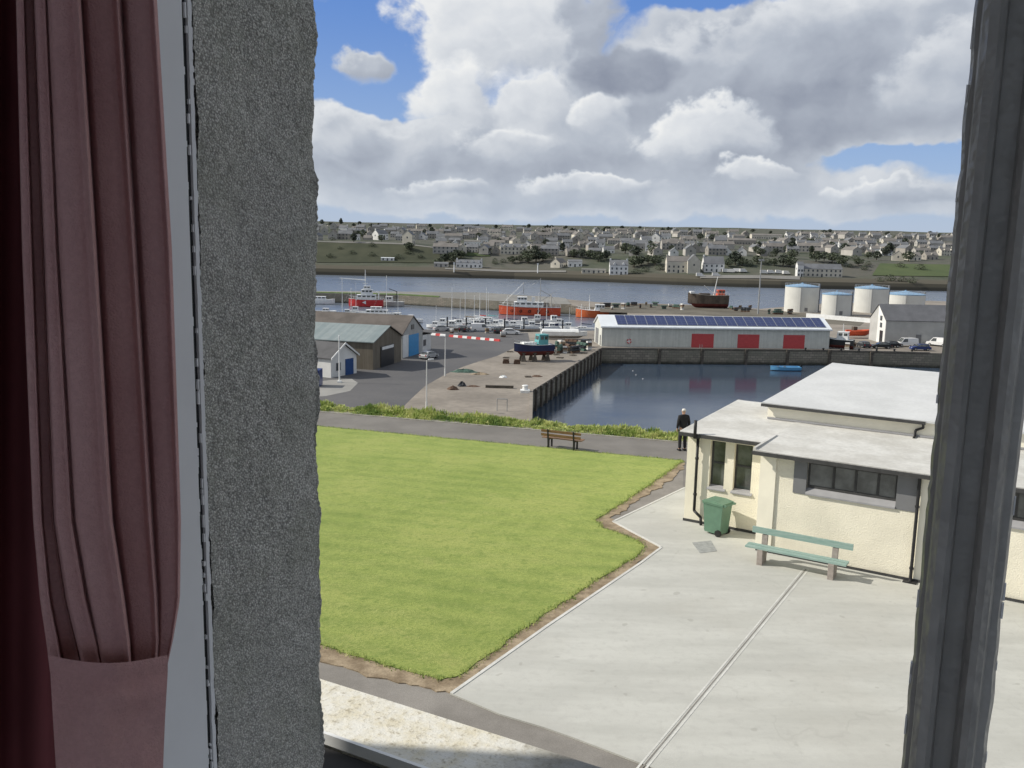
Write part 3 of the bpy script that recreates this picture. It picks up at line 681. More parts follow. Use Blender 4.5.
bm_ = MB(); bm_.tube((-.028, .118, 1.585), (.028, .118, 1.585), .006); bm_.build('mouth', mt['red_door'], per)
for s in (-1, 1):
    bm_ = MB(); bm_.lathe([(.002, -.01), (.011, 0), (.002, .01)], (s * .03, .108, 1.645), 8); bm_.build('eye', mt['black'], per)

# ------------------------------------------------------------------ our own house: facade, window, curtain
UA = R_(-28.26); U3 = Vector((math.cos(UA), math.sin(UA), 0)); N3 = Vector((-math.sin(UA), math.cos(UA), 0))
house = thing('house', 'grey pebble dashed house wall around the open window in the foreground', 'building', (0, 0, 0), UA)
# local frame: x = t (right along the facade), y = s (outwards)
TL = -5.75; SO = .70; SI = .36; RE = -.60  # TL: unseen house end, set so its shadow crosses the parapet
def dash_mat():
    mt_, nt, b, vec = base('grey_pebble_dash')
    vo = nt.new('ShaderNodeTexVoronoi'); nt.l.new(vec, vo.inputs['Vector']); vo.inputs['Scale'].default_value = 540
    cs = nt.new('ShaderNodeSeparateColor'); nt.l.new(vo.outputs['Color'], cs.inputs[0])
    v = X(nt, cs.outputs[0]); d_ = X(nt, vo.outputs['Distance'])
    big = nt.noise(vec, 14, 4, .6); pat = nt.noise(vec, 3.0, 3, .6)
    c = nt.mix(nt.ramp(v, .25, 1.0), (.47, .46, .41), (.78, .76, .70))
    c = nt.mix(nt.ramp(v, .90, .99), c, (.78, .76, .70))
    c = nt.mix(nt.ramp(d_, .35, .75) * .75, c, (.23, .225, .20))
    c = nt.mix(nt.ramp(big, .4, .7) * .35, c, (.31, .32, .24))
    c = nt.mix(nt.ramp(pat, .4, .7) * .25, c, (.46, .445, .42))
    nt.val(b.inputs['Base Color'], c); b.inputs['Roughness'].default_value = .9
    bn = nt.new('ShaderNodeBump'); bn.inputs['Strength'].default_value = .55; bn.inputs['Distance'].default_value = .002
    nt.val(bn.inputs['Height'], d_ * -1.0 + v * .5); nt.l.new(bn.outputs[0], b.inputs['Normal'])
    return mt_
mt['dash'] = dash_mat()
mt['post'] = M('dark_grey_sash_paint', (.40, .385, .36), .38, .12, 5, stretch=(8, 8, .8), bump=.3, bsc=40, fine=.2, fsc=30)
b = MB()
b.box(TL, -.75, SI, SO - .004, 0, 13.0); b.box(-.75, RE - .008, SI, SO - .006, 0, 7.5); b.box(-.75, RE - .008, SI, SO - .006, 9.1, 13.0); b.box(-.75, RE - .008, SI, SO - .012, 7.5, 9.1)
b.box(RE - .008, 1.3, SI, SO - .004, 0, 7.50); b.box(RE - .008, 1.3, SI, SO - .004, 9.1, 13.0); b.box(1.3, 5, SI, SO - .004, 0, 13.0)
b.box(TL, TL + .3, -6, SI, 0, 13.0)
b.build('wall', mt['dash'], house)
# the rough reveal and its wandering outer corner
rv = MB(); zs = [7.5 + i * .0028 for i in range(int(1.30 / .0028))]; prof = []
s = .5525
while s < .697: prof.append((RE, s, 1, 0)); s += .0028
for k in range(6):
    a = k / 5 * math.pi / 2; prof.append((RE - .003 + .003 * math.cos(a), .699 + .003 * math.sin(a), math.cos(a), math.sin(a)))
s = RE - .003
while s > RE - .12: s -= .006; prof.append((s, .702, 0, 1))
pts = []
for z in zs:
    for (t, s_, nx_, ny_) in prof:
        q = Vector((t, s_, z))
        d = .0016 * noise.noise(q * 230) + .0014 * noise.noise(q * 420 + Vector((3, 1, 7))) + .0018 * noise.noise(q * 55) + .004 * noise.noise(q * 14 + Vector((0, 0, 4)))
        if ny_ > .2: d += .0035 * max(0, noise.noise(Vector((z * 30, 2, 1)))) + .003 * noise.noise(Vector((z * 11, 5, 2)))
        pts.append((t + nx_ * d, s_ + ny_ * d, z))
n = len(prof); rv.v = pts
rv.f = [(j * n + i, j * n + i + 1, (j + 1) * n + i + 1, (j + 1) * n + i) for j in range(len(zs) - 1) for i in range(n - 1)]; rv.m = [0] * len(rv.f)
rv.build('reveal', mt['dash'], house, True, recalc=False)
# window frame: jamb, bead, sill, mullion
wfr = thing('window', 'open window with flaking white painted jamb and dark grey moulded mullion', 'window', (0, 0, 0), UA)
def flake_edge(b, s0, s1, t0, t1, z0, z1, step=.004, amp=.0012, seed=1.0, m=0):
    z = z0
    while z < z1:
        a = amp * noise.noise(Vector((z * 60, seed, 0))) + amp * .7 * noise.noise(Vector((z * 220, seed, 3)))
        b.box(t0, t1 + .4 * a, s0, s1 + a, z, z + step, m); z += step
b = MB(); b.box(RE - .05, RE + .004, .40, .5385, 7.5, 9.1); b.box(RE - .05, RE + .0005, .5385, .5445, 7.5, 9.1, 1)
jam = b.build('jamb', [mt['white_paint'], mt['black']], wfr)
b = MB(); flake_edge(b, .5452, .5492, RE - .02, RE + .003, 7.55, 8.95, .005, .0010, 4.0); 
b.build('bead', mt['white_paint'], wfr)
rn = random.Random(11)
for i in range(95):
    z = rn.triangular(7.6, 8.8, 7.9); h = rn.uniform(.002, .012); s0 = rn.choice((.5385, .5388, .5425, .5435)); 
    b = MB(); b.box(RE + .0006, RE + .0028, s0, s0 + rn.uniform(.0006, .0022), z, z + h); b.build('paint_flake', mt['white_paint'], jam)
b = MB(); b.box(RE - .05, 1.3, .30, .62, 7.50, 7.56); b.build('sill', mt['dark_fascia'], wfr)
def mullion(t0, s0):
    # profile (t, s) seen from inside; s smaller = nearer the room
    pr = [(0, .046), (0, .018), (.0015, .014), (.0035, .013), (.0045, .006), (.0075, .001), (.012, 0), (.0145, .004), (.0155, .012), (.0245, .013), (.0255, .005), (.028, .001), (.0315, 0), (.0345, .004), (.036, .012), (.0395, .014), (.041, .02), (.041, .046)]
    b = MB(); zs_ = [7.5 + .006 * i for i in range(267)]; n = len(pr); pts = []
    for z in zs_:
        for i, (t, s_) in enumerate(pr):
            j = .0005 * noise.noise(Vector((z * 9, i * .7, 3)))
            if i < 3: j += .0011 * noise.noise(Vector((z * 45, 1, 0))) + .0007 * noise.noise(Vector((z * 160, 1, 5)))
            if i > 14: j += .0010 * noise.noise(Vector((z * 40, 7, 0)))
            pts.append((t0 + t + j, s0 + s_, z))
    b.v = pts; b.f = [(j * n + i, (j + 1) * n + i, (j + 1) * n + i + 1, j * n + i + 1) for j in range(len(zs_) - 1) for i in range(n - 1)] + [(j * n + n - 1, (j + 1) * n + n - 1, (j + 1) * n, j * n) for j in range(len(zs_) - 1)]
    b.m = [0] * len(b.f); o = b.build('mullion', mt['post'], wfr)
    r2 = random.Random(5)
    for i in range(26):
        z = r2.uniform(7.75, 8.75); h = r2.uniform(.003, .016); f = MB()
        f.box(t0 - .0004, t0 + .0006, s0 + .0165, s0 + .0175 + r2.uniform(0, .003), z, z + h * .7); f.build('paint_flake', mt['white_paint'], o)
    for i in range(16):
        z = r2.uniform(7.75, 8.35); h = r2.uniform(.003, .014); f = MB()
        f.box(t0 + .0405, t0 + .0415, s0 + .0195, s0 + .022, z, z + h * .7); f.build('paint_flake', mt['white_paint'], o)
mullion(-.0243, .505)
# room shell: ceiling, side wall, floor (back left open so sky light fills the room)
mt['room'] = M('room_wall_paint', (.62, .58, .54), .9, .05, 1)
b = MB(); b.box(-2.6, 2.5, -2.6, .36, 9.25, 9.35); b.box(-2.7, -2.6, -2.6, .36, 6.2, 9.35); b.box(-2.6, 2.5, -2.6, .36, 6.1, 6.2)
b.build('room', mt['room'], house)
# curtain
mt['curtain'] = M('dusky_red_curtain', (.54, .31, .30), .95, .1, 14, bump=.35, bsc=900, col2=(.60, .36, .345), fine=.12, fsc=350, spec=.1)
mt['curtain_dark'] = M('shaded_curtain_cloth', (.22, .07, .075), .95, .1, 10, spec=.1)  # darker copy of the curtain cloth, shade put into its colour
cur = thing('curtain', 'dusky red pleated curtain gathered by a tie band left of the open window', 'curtain', (0, 0, EYE - .6), 0)
def on_ray(px_, py_, dist):
    d_ = ray(px_, py_); return Vector((0, 0, EYE)) + d_ * (dist / math.hypot(d_.x, d_.y))
def interp(tab, y):
    for (y0, *a), (y1, *c) in zip(tab, tab[1:]):
        if y <= y1: 
            k = max(0, (y - y0) / (y1 - y0)); return [p + (q - p) * k for p, q in zip(a, c)]
    return list(tab[-1][1:])
#        y    x of each pleat line, left to right
pl = [(-260, -60, -6, 22, 54, 92, 130, 148), (0, -40, 6, 36, 74, 116, 155), (0, -40, 6, 36, 74, 116, 155)]
PLT = [(-300, 10, 17, 26, 38, 66, 104, 140), (0, 16, 24, 34, 46, 81, 121, 157), (250, 22, 32, 44, 57, 97, 137, 172), (520, 33, 42, 54, 73, 113, 153, 181), (600, 40, 50, 66, 87, 125, 158, 180), (640, 46, 58, 76, 97, 130, 159, 173), (672, 50, 64, 84, 104, 132, 157, 166)]
b = MB(); NU = 300; NV = 90; pts = []
for j in range(NV + 1):
    y = -300 + 972 * j / NV
    xs = interp(PLT, y); k = len(xs) - 1
    for i in range(NU + 1):
        u = i / NU * k; a = min(int(u), k - 1); f = u - a
        x = xs[a] + (xs[a + 1] - xs[a]) * f
        # each pleat: a rounded ridge at its right end, a deep fold just after it
        ridge = math.sin(f * math.pi * .5) ** 1.6
        gather = max(0.0, min(1.0, (672 - y) / 60.0))
        wpl = (xs[a + 1] - xs[a]) / 36.0; dep = wpl * (-.0075 * math.exp(-((f - .90) / .075) ** 2) + .0085 * math.exp(-(f / .085) ** 2) + .0085 * math.exp(-((f - 1.0) / .03) ** 2) * (a < k - 1) - .002 * math.sin(f * 3.14)) * (.55 + .45 * gather)
        pts.append(on_ray(x, y, .47 + dep + .012 * math.sin(a * 1.7) + .01 * (1 - gather)) - cur.location)
n = NU + 1; b.v = [tuple(p) for p in pts]
b.f = [(j * n + i, j * n + i + 1, (j + 1) * n + i + 1, (j + 1) * n + i) for j in range(NV) for i in range(NU)]; b.m = [0] * len(b.f)
b.build('drape', mt['curtain'], cur, True, recalc=False)
BND = [(645, 46, 167), (668, 50, 168), (720, 53, 165), (770, 56, 163), (860, 62, 160)]
b = MB(); NV = 24; NU = 40; pts = []
for j in range(NV + 1):
    y = 655 + 197 * j / NV; xl, xr = interp(BND, y)
    for i in range(NU + 1):
        u = i / NU; sag = 8 * math.sin(u * math.pi) * (1 - j / NV)
        bul = .014 * (1 - math.sin(u * math.pi * .92 + .12)) + .0016 * math.sin(u * 9 + j * .2) + .0035 * noise.noise(Vector((u * 2.2, j * .55, 1.0))) + .002 * math.exp(-((j - 2.2) / .8) ** 2)
        pts.append(on_ray(xl + (xr - xl) * u, y + sag, .452 + bul + .002 * noise.noise(Vector((u * 5, j * .2, 0)))) - cur.location)
n = NU + 1; b.v = [tuple(p) for p in pts]; b.f = [(j * n + i, j * n + i + 1, (j + 1) * n + i + 1, (j + 1) * n + i) for j in range(NV) for i in range(NU)]; b.m = [0] * len(b.f)
b.build('tie_band', mt['curtain'], cur, True, recalc=False)
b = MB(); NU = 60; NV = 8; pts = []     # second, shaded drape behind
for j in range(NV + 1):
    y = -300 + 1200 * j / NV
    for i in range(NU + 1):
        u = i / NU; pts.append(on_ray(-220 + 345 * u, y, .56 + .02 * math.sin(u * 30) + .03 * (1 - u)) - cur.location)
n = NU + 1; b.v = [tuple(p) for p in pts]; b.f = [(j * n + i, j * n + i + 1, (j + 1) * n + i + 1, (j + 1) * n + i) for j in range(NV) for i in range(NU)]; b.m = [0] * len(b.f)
b.build('shaded_drape', mt['curtain_dark'], cur, True, recalc=False)

# weathered parapet of the flat roofed extension below the window
def para_mat():
    mt_, nt, b, vec = base('peeling_white_masonry_paint')
    a = nt.noise(vec, 6, 6, .7); g = nt.noise(vec, 30, 4, .7); f = nt.noise(vec, 90, 2, .7)
    c = nt.mix(nt.ramp(a, .40, .66), (.70, .69, .64), (.62, .575, .45))
    c = nt.mix(nt.ramp(g + a * .5, .78, .96) * .7, c, (.28, .24, .17))
    c = nt.mix(nt.ramp(f, .56, .70) * .45, c, (.27, .25, .20))
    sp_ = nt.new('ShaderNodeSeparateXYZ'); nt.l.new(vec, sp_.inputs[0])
    c = nt.mix(nt.ramp(X(nt, sp_.outputs[0]) + a * .4, -1.30, -.95) * .75, c, (.13, .13, .13))  # right end darkened: shade painted into the colour
    nt.val(b.inputs['Base Color'], c); b.inputs['Roughness'].default_value = .85
    bn = nt.new('ShaderNodeBump'); bn.inputs['Strength'].default_value = .5; bn.inputs['Distance'].default_value = .01
    nt.val(bn.inputs['Height'], g); nt.l.new(bn.outputs[0], b.inputs['Normal']); return mt_
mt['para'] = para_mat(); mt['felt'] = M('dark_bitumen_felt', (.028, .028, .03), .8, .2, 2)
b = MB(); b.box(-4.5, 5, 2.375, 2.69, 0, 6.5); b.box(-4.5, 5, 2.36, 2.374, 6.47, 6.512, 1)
par = thing('parapet', 'weathered white painted parapet of the flat roof below the window, blotched with grime, shade painted on its right end', 'parapet', (0, 0, 0), UA)
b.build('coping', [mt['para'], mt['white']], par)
b = MB(); b.box(-4.4, 5, .702, 2.358, 6.38, 6.46); b.box(-4.5, -4.4, .702, 2.358, 0, 6.5); b.build('flat_roof', mt['felt'], par)

# ------------------------------------------------------------------ harbour ground and water
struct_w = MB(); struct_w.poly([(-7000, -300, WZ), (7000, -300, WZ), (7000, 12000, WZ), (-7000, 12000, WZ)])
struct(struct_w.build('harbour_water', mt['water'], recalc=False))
def q2(px_, py_, z=QZ): return tuple(at(px_, py_, z)[:2])
c_near = q2(533, 391); c_in = q2(602, 348.3); c_r = q2(930, 353.0)
dirn = (Vector(c_near) - Vector(c_in)).normalized(); far_near = (c_near[0] * .4, c_near[1] * .4)
quay = [(-160, 45), (-30, 45), far_near, c_near, c_in, q2(828, 350.4), c_r, (130, 190), (260, 215), (300, 330), q2(930, 300, -13.4), (120, 352), q2(760, 308, -13.4), q2(700, 304, -13.4), q2(600, 301.5, -13.4), (20, 346), (20, 312), (36, 304), (36, 262), (27, 228), (-5, 214), (-19, 216), (-62, 236), (-160, 236)]
struct(slab('quay', quay, WZ - 3, QZ, mt['quay_conc'], mt['stone']))
yard = [(-150, 60), (-14, 60), q2(405, 405), q2(412, 398), q2(425, 386), q2(446, 374), q2(462, 367), q2(480, 361), q2(497, 356), q2(516, 347), q2(530, 342), q2(528, 333), (-4, 216), (-19, 218), (-60, 238), (-150, 234)]
struct(slab('yard_tarmac', yard, QZ - .01, QZ + .006, mt['yard']))
struct(slab('pale_apron', [q2(326, 396), q2(350, 391), q2(358, 383), q2(352, 379), q2(331, 380), q2(300, 384), q2(300, 398)], QZ, QZ + .012, mt['apron']))
struct(slab('rough_ground', [q2(600, 312), q2(700, 315), q2(800, 322), q2(860, 326), q2(870, 318), q2(800, 313), q2(700, 305.5), q2(600, 303)], QZ, QZ + .02, mt['rubble']))
# kerb of the quay edge
cop = MB()
for a, c in ((far_near, c_near), (c_near, c_in), (c_in, q2(828, 350.4)), (q2(828, 350.4), c_r)):
    a = Vector(a); c = Vector(c); d = (c - a).normalized(); nn = Vector((-d.y, d.x)) * .5
    cop.hexa([(*a, QZ - .3), (*c, QZ - .3), (*(c + nn), QZ - .3), (*(a + nn), QZ - .3), (*a, QZ + .18), (*c, QZ + .18), (*(c + nn), QZ + .18), (*(a + nn), QZ + .18)])
struct(cop.build('quay_coping', mt['quay_conc']))
pier = [(-220, 360), (-80, 347), (-44, 344), (-6, 324), (20, 314), (20, 346), q2(560, 297.5, -13.4), q2(480, 292.5, -13.4), q2(400, 291.5, -13.4), q2(318, 291, -13.4), (-220, 420)]
struct(slab('pier', pier, WZ - 3, -13.4, mt['pier_top'], mt['stone']))
struct(slab('pier_grass', [(-28, 336.5), (-44, 345), (-78, 348), (-78, 353), (-44, 351), (-28, 342)], -13.4, -13.2, mt['bank']))

# basin wall piles (they belong to the quay wall, each stands on its own)
fd = MB(); fd.box(-.28, .28, -.30, 0, -3.6, .1); fd.box(-.34, .34, -.36, 0, -.5, -.2); fo = fd.build('fender_post', mt['timber'])
n_f = 0
def fender(p, d, grp, lab):
    global n_f
    o = fo if n_f == 0 else fo.copy()
    if n_f: COL.objects.link(o)
    n_f += 1
    o.location = (p[0], p[1], QZ); o.rotation_euler = (0, 0, math.atan2(d[1], d[0])); tag(o, lab, 'fender post', grp)
a = Vector(c_in); c = Vector(q2(828, 350.4)); e_ = Vector(c_r)
for x_ in (658.6, 701, 745, 787, 830, 872):
    p = Vector(q2(x_, 352.6 + (x_ - 601) * .005)); seg = (c - a) if x_ < 828 else (e_ - c)
    if x_ < 828: p = a + (c - a) * ((x_ - 602) / 226.0)
    else: p = c + (e_ - c) * ((x_ - 828) / 102.0)
    fender(p, seg.normalized(), 'fender posts along the stone quay below the solar shed', 'dark timber fender post against the stone quay wall below the solar panelled shed')
a = Vector(c_near); c = Vector(c_in)
for k in range(17):
    p = a.lerp(c, (k + .4) / 17); fender(p, (c - a).normalized() * 1, 'timber fender posts along the left side of the basin', 'upright timber fender post on the long basin wall beside the concrete quay')

# ------------------------------------------------------------------ generic builders for the harbour
mt['store_roof'] = M('grey_store_roof', (.125, .128, .14), .75, .12, .5)
def gable(root, L, Wd, H, RH, wall, roof_, over=.3, th=.12, axis='x', wall_name='wall'):
    """gable house, ridge along local x, footprint centred, base z=0"""
    b = MB(); hw_ = Wd / 2
    b.prism([(-hw_, 0), (hw_, 0), (hw_, H), (0, H + RH), (-hw_, H)], -L / 2, L / 2, 'x'); b.build(wall_name, wall, root)
    b = MB(); sl = RH / hw_
    for s in (-1, 1):
        e0 = s * (hw_ + over * .7); z0 = H - sl * over * .7 + .02; zr = H + RH + .02
        b.hexa([(-L / 2 - over, e0, z0), (L / 2 + over, e0, z0), (L / 2 + over, 0, zr), (-L / 2 - over, 0, zr), (-L / 2 - over, e0, z0 + th), (L / 2 + over, e0, z0 + th), (L / 2 + over, 0, zr + th), (-L / 2 - over, 0, zr + th)])
    return b.build('roof', roof_, root)

# solar shed
pA = at(601.4, 346.4, QZ); pB = at(828.7, 349, QZ); sa = math.atan2((pB - pA).y, (pB - pA).x); SL = (pB - pA).length
shed = thing('harbour_shed', 'long pale grey shed with solar panelled roof and three red doors on the quay', 'shed', pA, sa)
b = MB(); SD = 9.0; SH = 4.2; SR = 2.0
b.prism([(0, 0), (SD, 0), (SD, SH), (SD / 2, SH + SR), (0, SH)], 0, SL, 'x'); b.build('wall', mt['pale_clad'], shed)
b = MB()
for (y0, y1) in ((-.35, SD / 2), (SD + .35, SD / 2)):
    z0 = SH - .05; z1 = SH + SR + .05
    b.hexa([(-.3, y0, z0), (SL + .3, y0, z0), (SL + .3, y1, z1), (-.3, y1, z1), (-.3, y0, z0 + .18), (SL + .3, y0, z0 + .18), (SL + .3, y1, z1 + .18), (-.3, y1, z1 + .18)])
b.build('roof', mt['white_roof'], shed)
NP = 21; x0 = 3.4; x1 = SL - .7; wpn = (x1 - x0) / NP
pb = MB()
ys, ye = .35, SD / 2 - .35
def zr_(y): return SH - .05 + .18 + (SR + .1) * (y + .35) / (SD / 2 + .35)
pm = MB(); y0, y1 = ys, ye; sl_ = math.hypot(y1 - y0, zr_(y1) - zr_(y0)); pm.box(0, wpn - .14, 0, sl_, .04, .12); pm.box(0, wpn - .14, -.04, 0, .03, .13, 1); pm.box(0, wpn - .14, sl_, sl_ + .04, .03, .13, 1); pm.box(-.05, 0, -.04, sl_ + .04, .03, .13, 1)
po = pm.build('solar_panel', [mt['solar'], mt['steel']], shed)
for i in range(NP):
    o = po if i == 0 else po.copy()
    if i: COL.objects.link(o); o.parent = shed
    o.location = (x0 + i * wpn, y0, zr_(y0)); o.rotation_euler = (math.atan2(zr_(y1) - zr_(y0), y1 - y0), 0, 0)
for (xa, xb) in ((690, 712), (736, 757.6), (782, 803.5)):
    a = (xa - 601.4) / 227.3 * SL; c = (xb - 601.4) / 227.3 * SL
    b = MB(); b.box(a, c, -.07, -.002, 0, 2.95); b.build('door', mt['red_door'], shed)
b = MB(); b.box(-.35, SL + .35, -.5, -.37, SH - .2, SH + .0); b.build('gutter', mt['white'], shed)
b = MB(); b.box(-.06, -.003, 1.0, 2.0, .1, 2.3); b.build('door', mt['grey_panel'], shed); b = MB(); b.box(-.06, -.003, 4.0, 7.5, .1, 3.4); b.build('door', mt['grey_panel'], shed)
lf = thing('lifebuoy', 'red and white lifebuoy on the pale shed wall left of the red doors', 'lifebuoy', pA + Matrix.Rotation(sa, 3, 'Z') @ Vector((5.9, -.16, 1.2)), sa)
b = MB()
for k in range(16):
    a0 = k / 16 * 2 * math.pi; a1 = (k + 1) / 16 * 2 * math.pi
    b.tube((.42 * math.cos(a0), 0, .42 * math.sin(a0)), (.42 * math.cos(a1), 0, .42 * math.sin(a1)), .12, n=6, m=1 if k % 4 == 0 else 0)
b.build('ring', [mt['red'], mt['white']], lf)
b = MB(); b.box(-.34, .34, .02, .12, -.34, .34); b.build('board', mt['white'], lf)
# ladders beside the shed
lp = at(700.5, 348.9, QZ)
ld = thing('ladder', 'grey steel ladder on the quay wall below the first red door', 'ladder', (lp.x, lp.y - .1, QZ), sa)
b = MB()
for x in (-.25, .25): b.tube((x, -.15, -3.5), (x, -.15, 1.0), .05)
b.build('rail', mt['steel'], ld); b = MB()
for k in range(13): b.tube((-.25, -.15, -3.3 + k * .3), (.25, -.15, -3.3 + k * .3), .03)
b.build('rung', mt['steel'], ld)

# fuel tanks
for (nm, cx, yb, wpx, hh, lab) in [('t', 800.5, 312.5, 33, 8.6, 'tall white fuel tank with blue cone roof, leftmost of the four tanks'), ('t', 835.5, 316, 28.5, 6.9, 'smallest white fuel tank with blue roof, second from the left of the four'),
                               ('t', 870, 313, 32.5, 8.3, 'tall white fuel tank with blue roof behind the grey gabled store'), ('t', 904, 309, 38, 5.2, 'wide low white fuel tank with blue roof, rightmost and half hidden by the grey store')]:
    c = at(cx, yb, QZ); r = c.y / 900 * wpx / 2; kk = Vector((c.x, c.y, 0)).normalized() * r; c = c + kk
    t_ = thing('fuel_tank', lab, 'tank', c, 0, 'fuel tanks beside the river')
    b = MB(); b.lathe([(r * .1, 0), (r, 0), (r, hh), (r * .99, hh + .02)], n=48); b.build('shell', mt['tank'], t_)
    b = MB(); b.lathe([(r + .08, hh - .25), (r + .08, hh + .05), (r * .97, hh + .12), (.3, hh + r * .16), (.3, hh + r * .16 + .3), (.1, hh + r * .16 + .32)], n=48); b.build('roof', mt['tank_blue'], t_)
    b = MB()
    for k in range(24):
        a0 = k / 24 * 6.2832; b.tube((r * 1.0 * math.cos(a0), r * math.sin(a0), hh), (r * math.cos(a0), r * math.sin(a0), hh + .9), .035, n=4)
        a1 = a0 + .2618; b.tube((r * math.cos(a0), r * math.sin(a0), hh + .9), (r * math.cos(a1), r * math.sin(a1), hh + .9), .035, n=4)
    b.build('rail', mt['steel'], t_)
    b = MB(); b.box(r + .02, r + .55, -.35, .35, 0, hh + .9); b.build('ladder', mt['grey_panel'], t_); b = MB(); b.box(-.5, .5, -r - .08, -r + .02, .4, 1.6); b.build('hatch', mt['grey_panel'], t_)
    b = MB(); b.tube((-r * .35, -r * .96, 0), (-r * .35, -r * .96, hh), .12); b.build('pipe', mt['steel'], t_)
# bund wall
bw = MB(); a = at(806, 317.5, QZ); c = at(872, 323, QZ); d = (c - a).normalized(); nn = Vector((-d.y, d.x, 0)) * .4
bw.hexa([a, c, c + nn, a + nn] + [p + Vector((0, 0, 1.3)) for p in (a, c, c + nn, a + nn)])
tag(bw.build('bund_wall', mt['white']), 'low white wall in front of the white fuel tanks', 'wall')

# grey gabled store on the right
p = at(884.5, 343.8, QZ)
st = thing('gabled_store', 'grey gabled store with dark slate roof and white gable on the right hand quay', 'building', (p.x + 7.75, p.y + 4.75, QZ), R_(0))
gable(st, 15.5, 9.5, 5.4, 3.4, mt['grey_harl'], mt['store_roof'], .2)
b = MB(); b.prism([(-4.7, .02), (0, .02), (0, 8.7), (-4.7, 5.4)], -7.84, -7.752, 'x'); b.build('gable_wall', mt['h_white'], st)
b = MB(); b.box(-7.95, -7.845, -3.5, -1.9, .05, 2.9); b.build('door', mt['car_dark'], st)
for z, y in ((3.6, -2.2), (5.2, -2.0)):
    b = MB(); b.box(-7.93, -7.845, y - .55, y + .55, z, z + 1.1); b.build('window', mt['far_window'], st)
b = MB(); b.box(-.6, .6, -4.85, -4.755, .0, 2.3); b.build('door', mt['grey_panel'], st)

# sheds on the left of the yard
def wall_dir(p, q): return math.atan2((q - p).y, (q - p).x)
c1 = at(373, 370, QZ); c2 = at(402, 361, QZ)
# big shed: the gable end runs c1 -> c2, the ridge runs to the left
ga = wall_dir(c1, c2)
WD = 12.0
big = thing('boat_shed', 'large drab brown shed with blue green sheet roof and dark sliding door', 'shed', c1, ga - R_(90))
# local: -y... local x = outwards of the gable, local y = along gable
b = MB(); b.prism([(0, 0), (WD, 0), (WD, 4.6), (WD * .55, 6.7), (0, 4.6)], -34, 0, 'x'); b.build('wall', mt['shed_wall'], big)
b = MB()
for (y0, z0, y1, z1) in ((-.3, 4.55, WD * .55, 6.78), (WD + .3, 4.55, WD * .55, 6.78)):
    b.hexa([(-34.3, y0, z0), (.3, y0, z0), (.3, y1, z1), (-34.3, y1, z1), (-34.3, y0, z0 + .15), (.3, y0, z0 + .15), (.3, y1, z1 + .15), (-34.3, y1, z1 + .15)], 0 if y0 < 0 else 1)
b.build('roof', [mt['shed_roof'], mt['slate_brown']], big)
b = MB(); b.box(.003, .12, 3.0, 8.6, 0, 3.6); b.build('door', mt['car_dark'], big)
b = MB(); b.box(.125, .2, 3.4, 8.2, 3.0, 3.5); b.build('door_rail', mt['white'], big)
# second shed with the blue door
d1, d2 = at(402, 358.8, QZ), at(432, 349.5, QZ); ga2 = wall_dir(d1, d2); L2 = (d2 - d1).length
s2 = thing('boat_shed', 'pale gabled shed with bright blue door and grey brown roof beside the yard', 'shed', d1 + Vector((0, .3, 0)), ga2 - R_(90))
Wq = L2 * .66
b = MB(); b.prism([(0, 0), (Wq, 0), (Wq, 4.4), (Wq * .5, 7.4), (0, 4.4)], -24, 0, 'x'); b.build('wall', mt['grey_harl'], s2)
b = MB()
for y0 in (-.2, Wq + .2):
    b.hexa([(-24.2, y0, 4.35), (.2, y0, 4.35), (.2, Wq * .5, 7.45), (-24.2, Wq * .5, 7.45), (-24.2, y0, 4.5), (.2, y0, 4.5), (.2, Wq * .5, 7.6), (-24.2, Wq * .5, 7.6)])
b.build('roof', mt['slate_brown'], s2)
b = MB(); b.box(.003, .1, Wq * .30, Wq * .78, 0, 4.0); b.build('door', mt['blue_paint'], s2)
b = MB(); b.box(.003, .08, Wq * .02, Wq * .28, .05, 4.2); b.build('gable_panel', mt['white'], s2)
b = MB(); b.box(.003, .1, Wq * .42, Wq * .55, 5.0, 5.9); b.build('window', mt['far_window'], s2)
b = MB(); b.box(-9, -.3, Wq + .01, L2, 0, 3.2); b.hexa([(-9.2, Wq + .01, 3.9), (-.1, Wq + .01, 3.9), (-.1, L2 + .2, 3.15), (-9.2, L2 + .2, 3.15), (-9.2, Wq + .01, 4.05), (-.1, Wq + .01, 4.05), (-.1, L2 + .2, 3.3), (-9.2, L2 + .2, 3.3)], 1)
b.build('lean_to', [mt['h_white'], mt['slate_brown']], s2)
b = MB(); b.box(-.295, -.2, Wq + 1.2, Wq + 2.4, 1.1, 2.3); b.build('window', mt['far_window'], s2)
# white hut
h1, h2 = at(331, 378, QZ), at(356.6, 373, QZ); ga3 = wall_dir(h1, h2); L3 = (h2 - h1).length
hut = thing('hut', 'small white hut with blue door and white bargeboards at the near edge of the yard', 'hut', h1, ga3 - R_(90))
b = MB(); b.prism([(0, 0), (L3, 0), (L3, 3.1), (L3 / 2, 5.0), (0, 3.1)], -11, 0, 'x'); b.build('wall', mt['h_white'], hut)
b = MB()
for y0 in (-.3, L3 + .3):
    b.hexa([(-11.2, y0, 2.95), (.3, y0, 2.95), (.3, L3 / 2, 5.12), (-11.2, L3 / 2, 5.12), (-11.2, y0, 3.1), (.3, y0, 3.1), (.3, L3 / 2, 5.27), (-11.2, L3 / 2, 5.27)])
b.build('roof', mt['slate'], hut)
b = MB()
for y0 in (-.32, L3 + .32): b.hexa([(.31, y0, 2.85), (.42, y0, 2.85), (.42, L3 / 2, 5.05), (.31, L3 / 2, 5.05), (.31, y0, 3.15), (.42, y0, 3.15), (.42, L3 / 2, 5.35), (.31, L3 / 2, 5.35)])
b.build('bargeboard', mt['white'], hut)
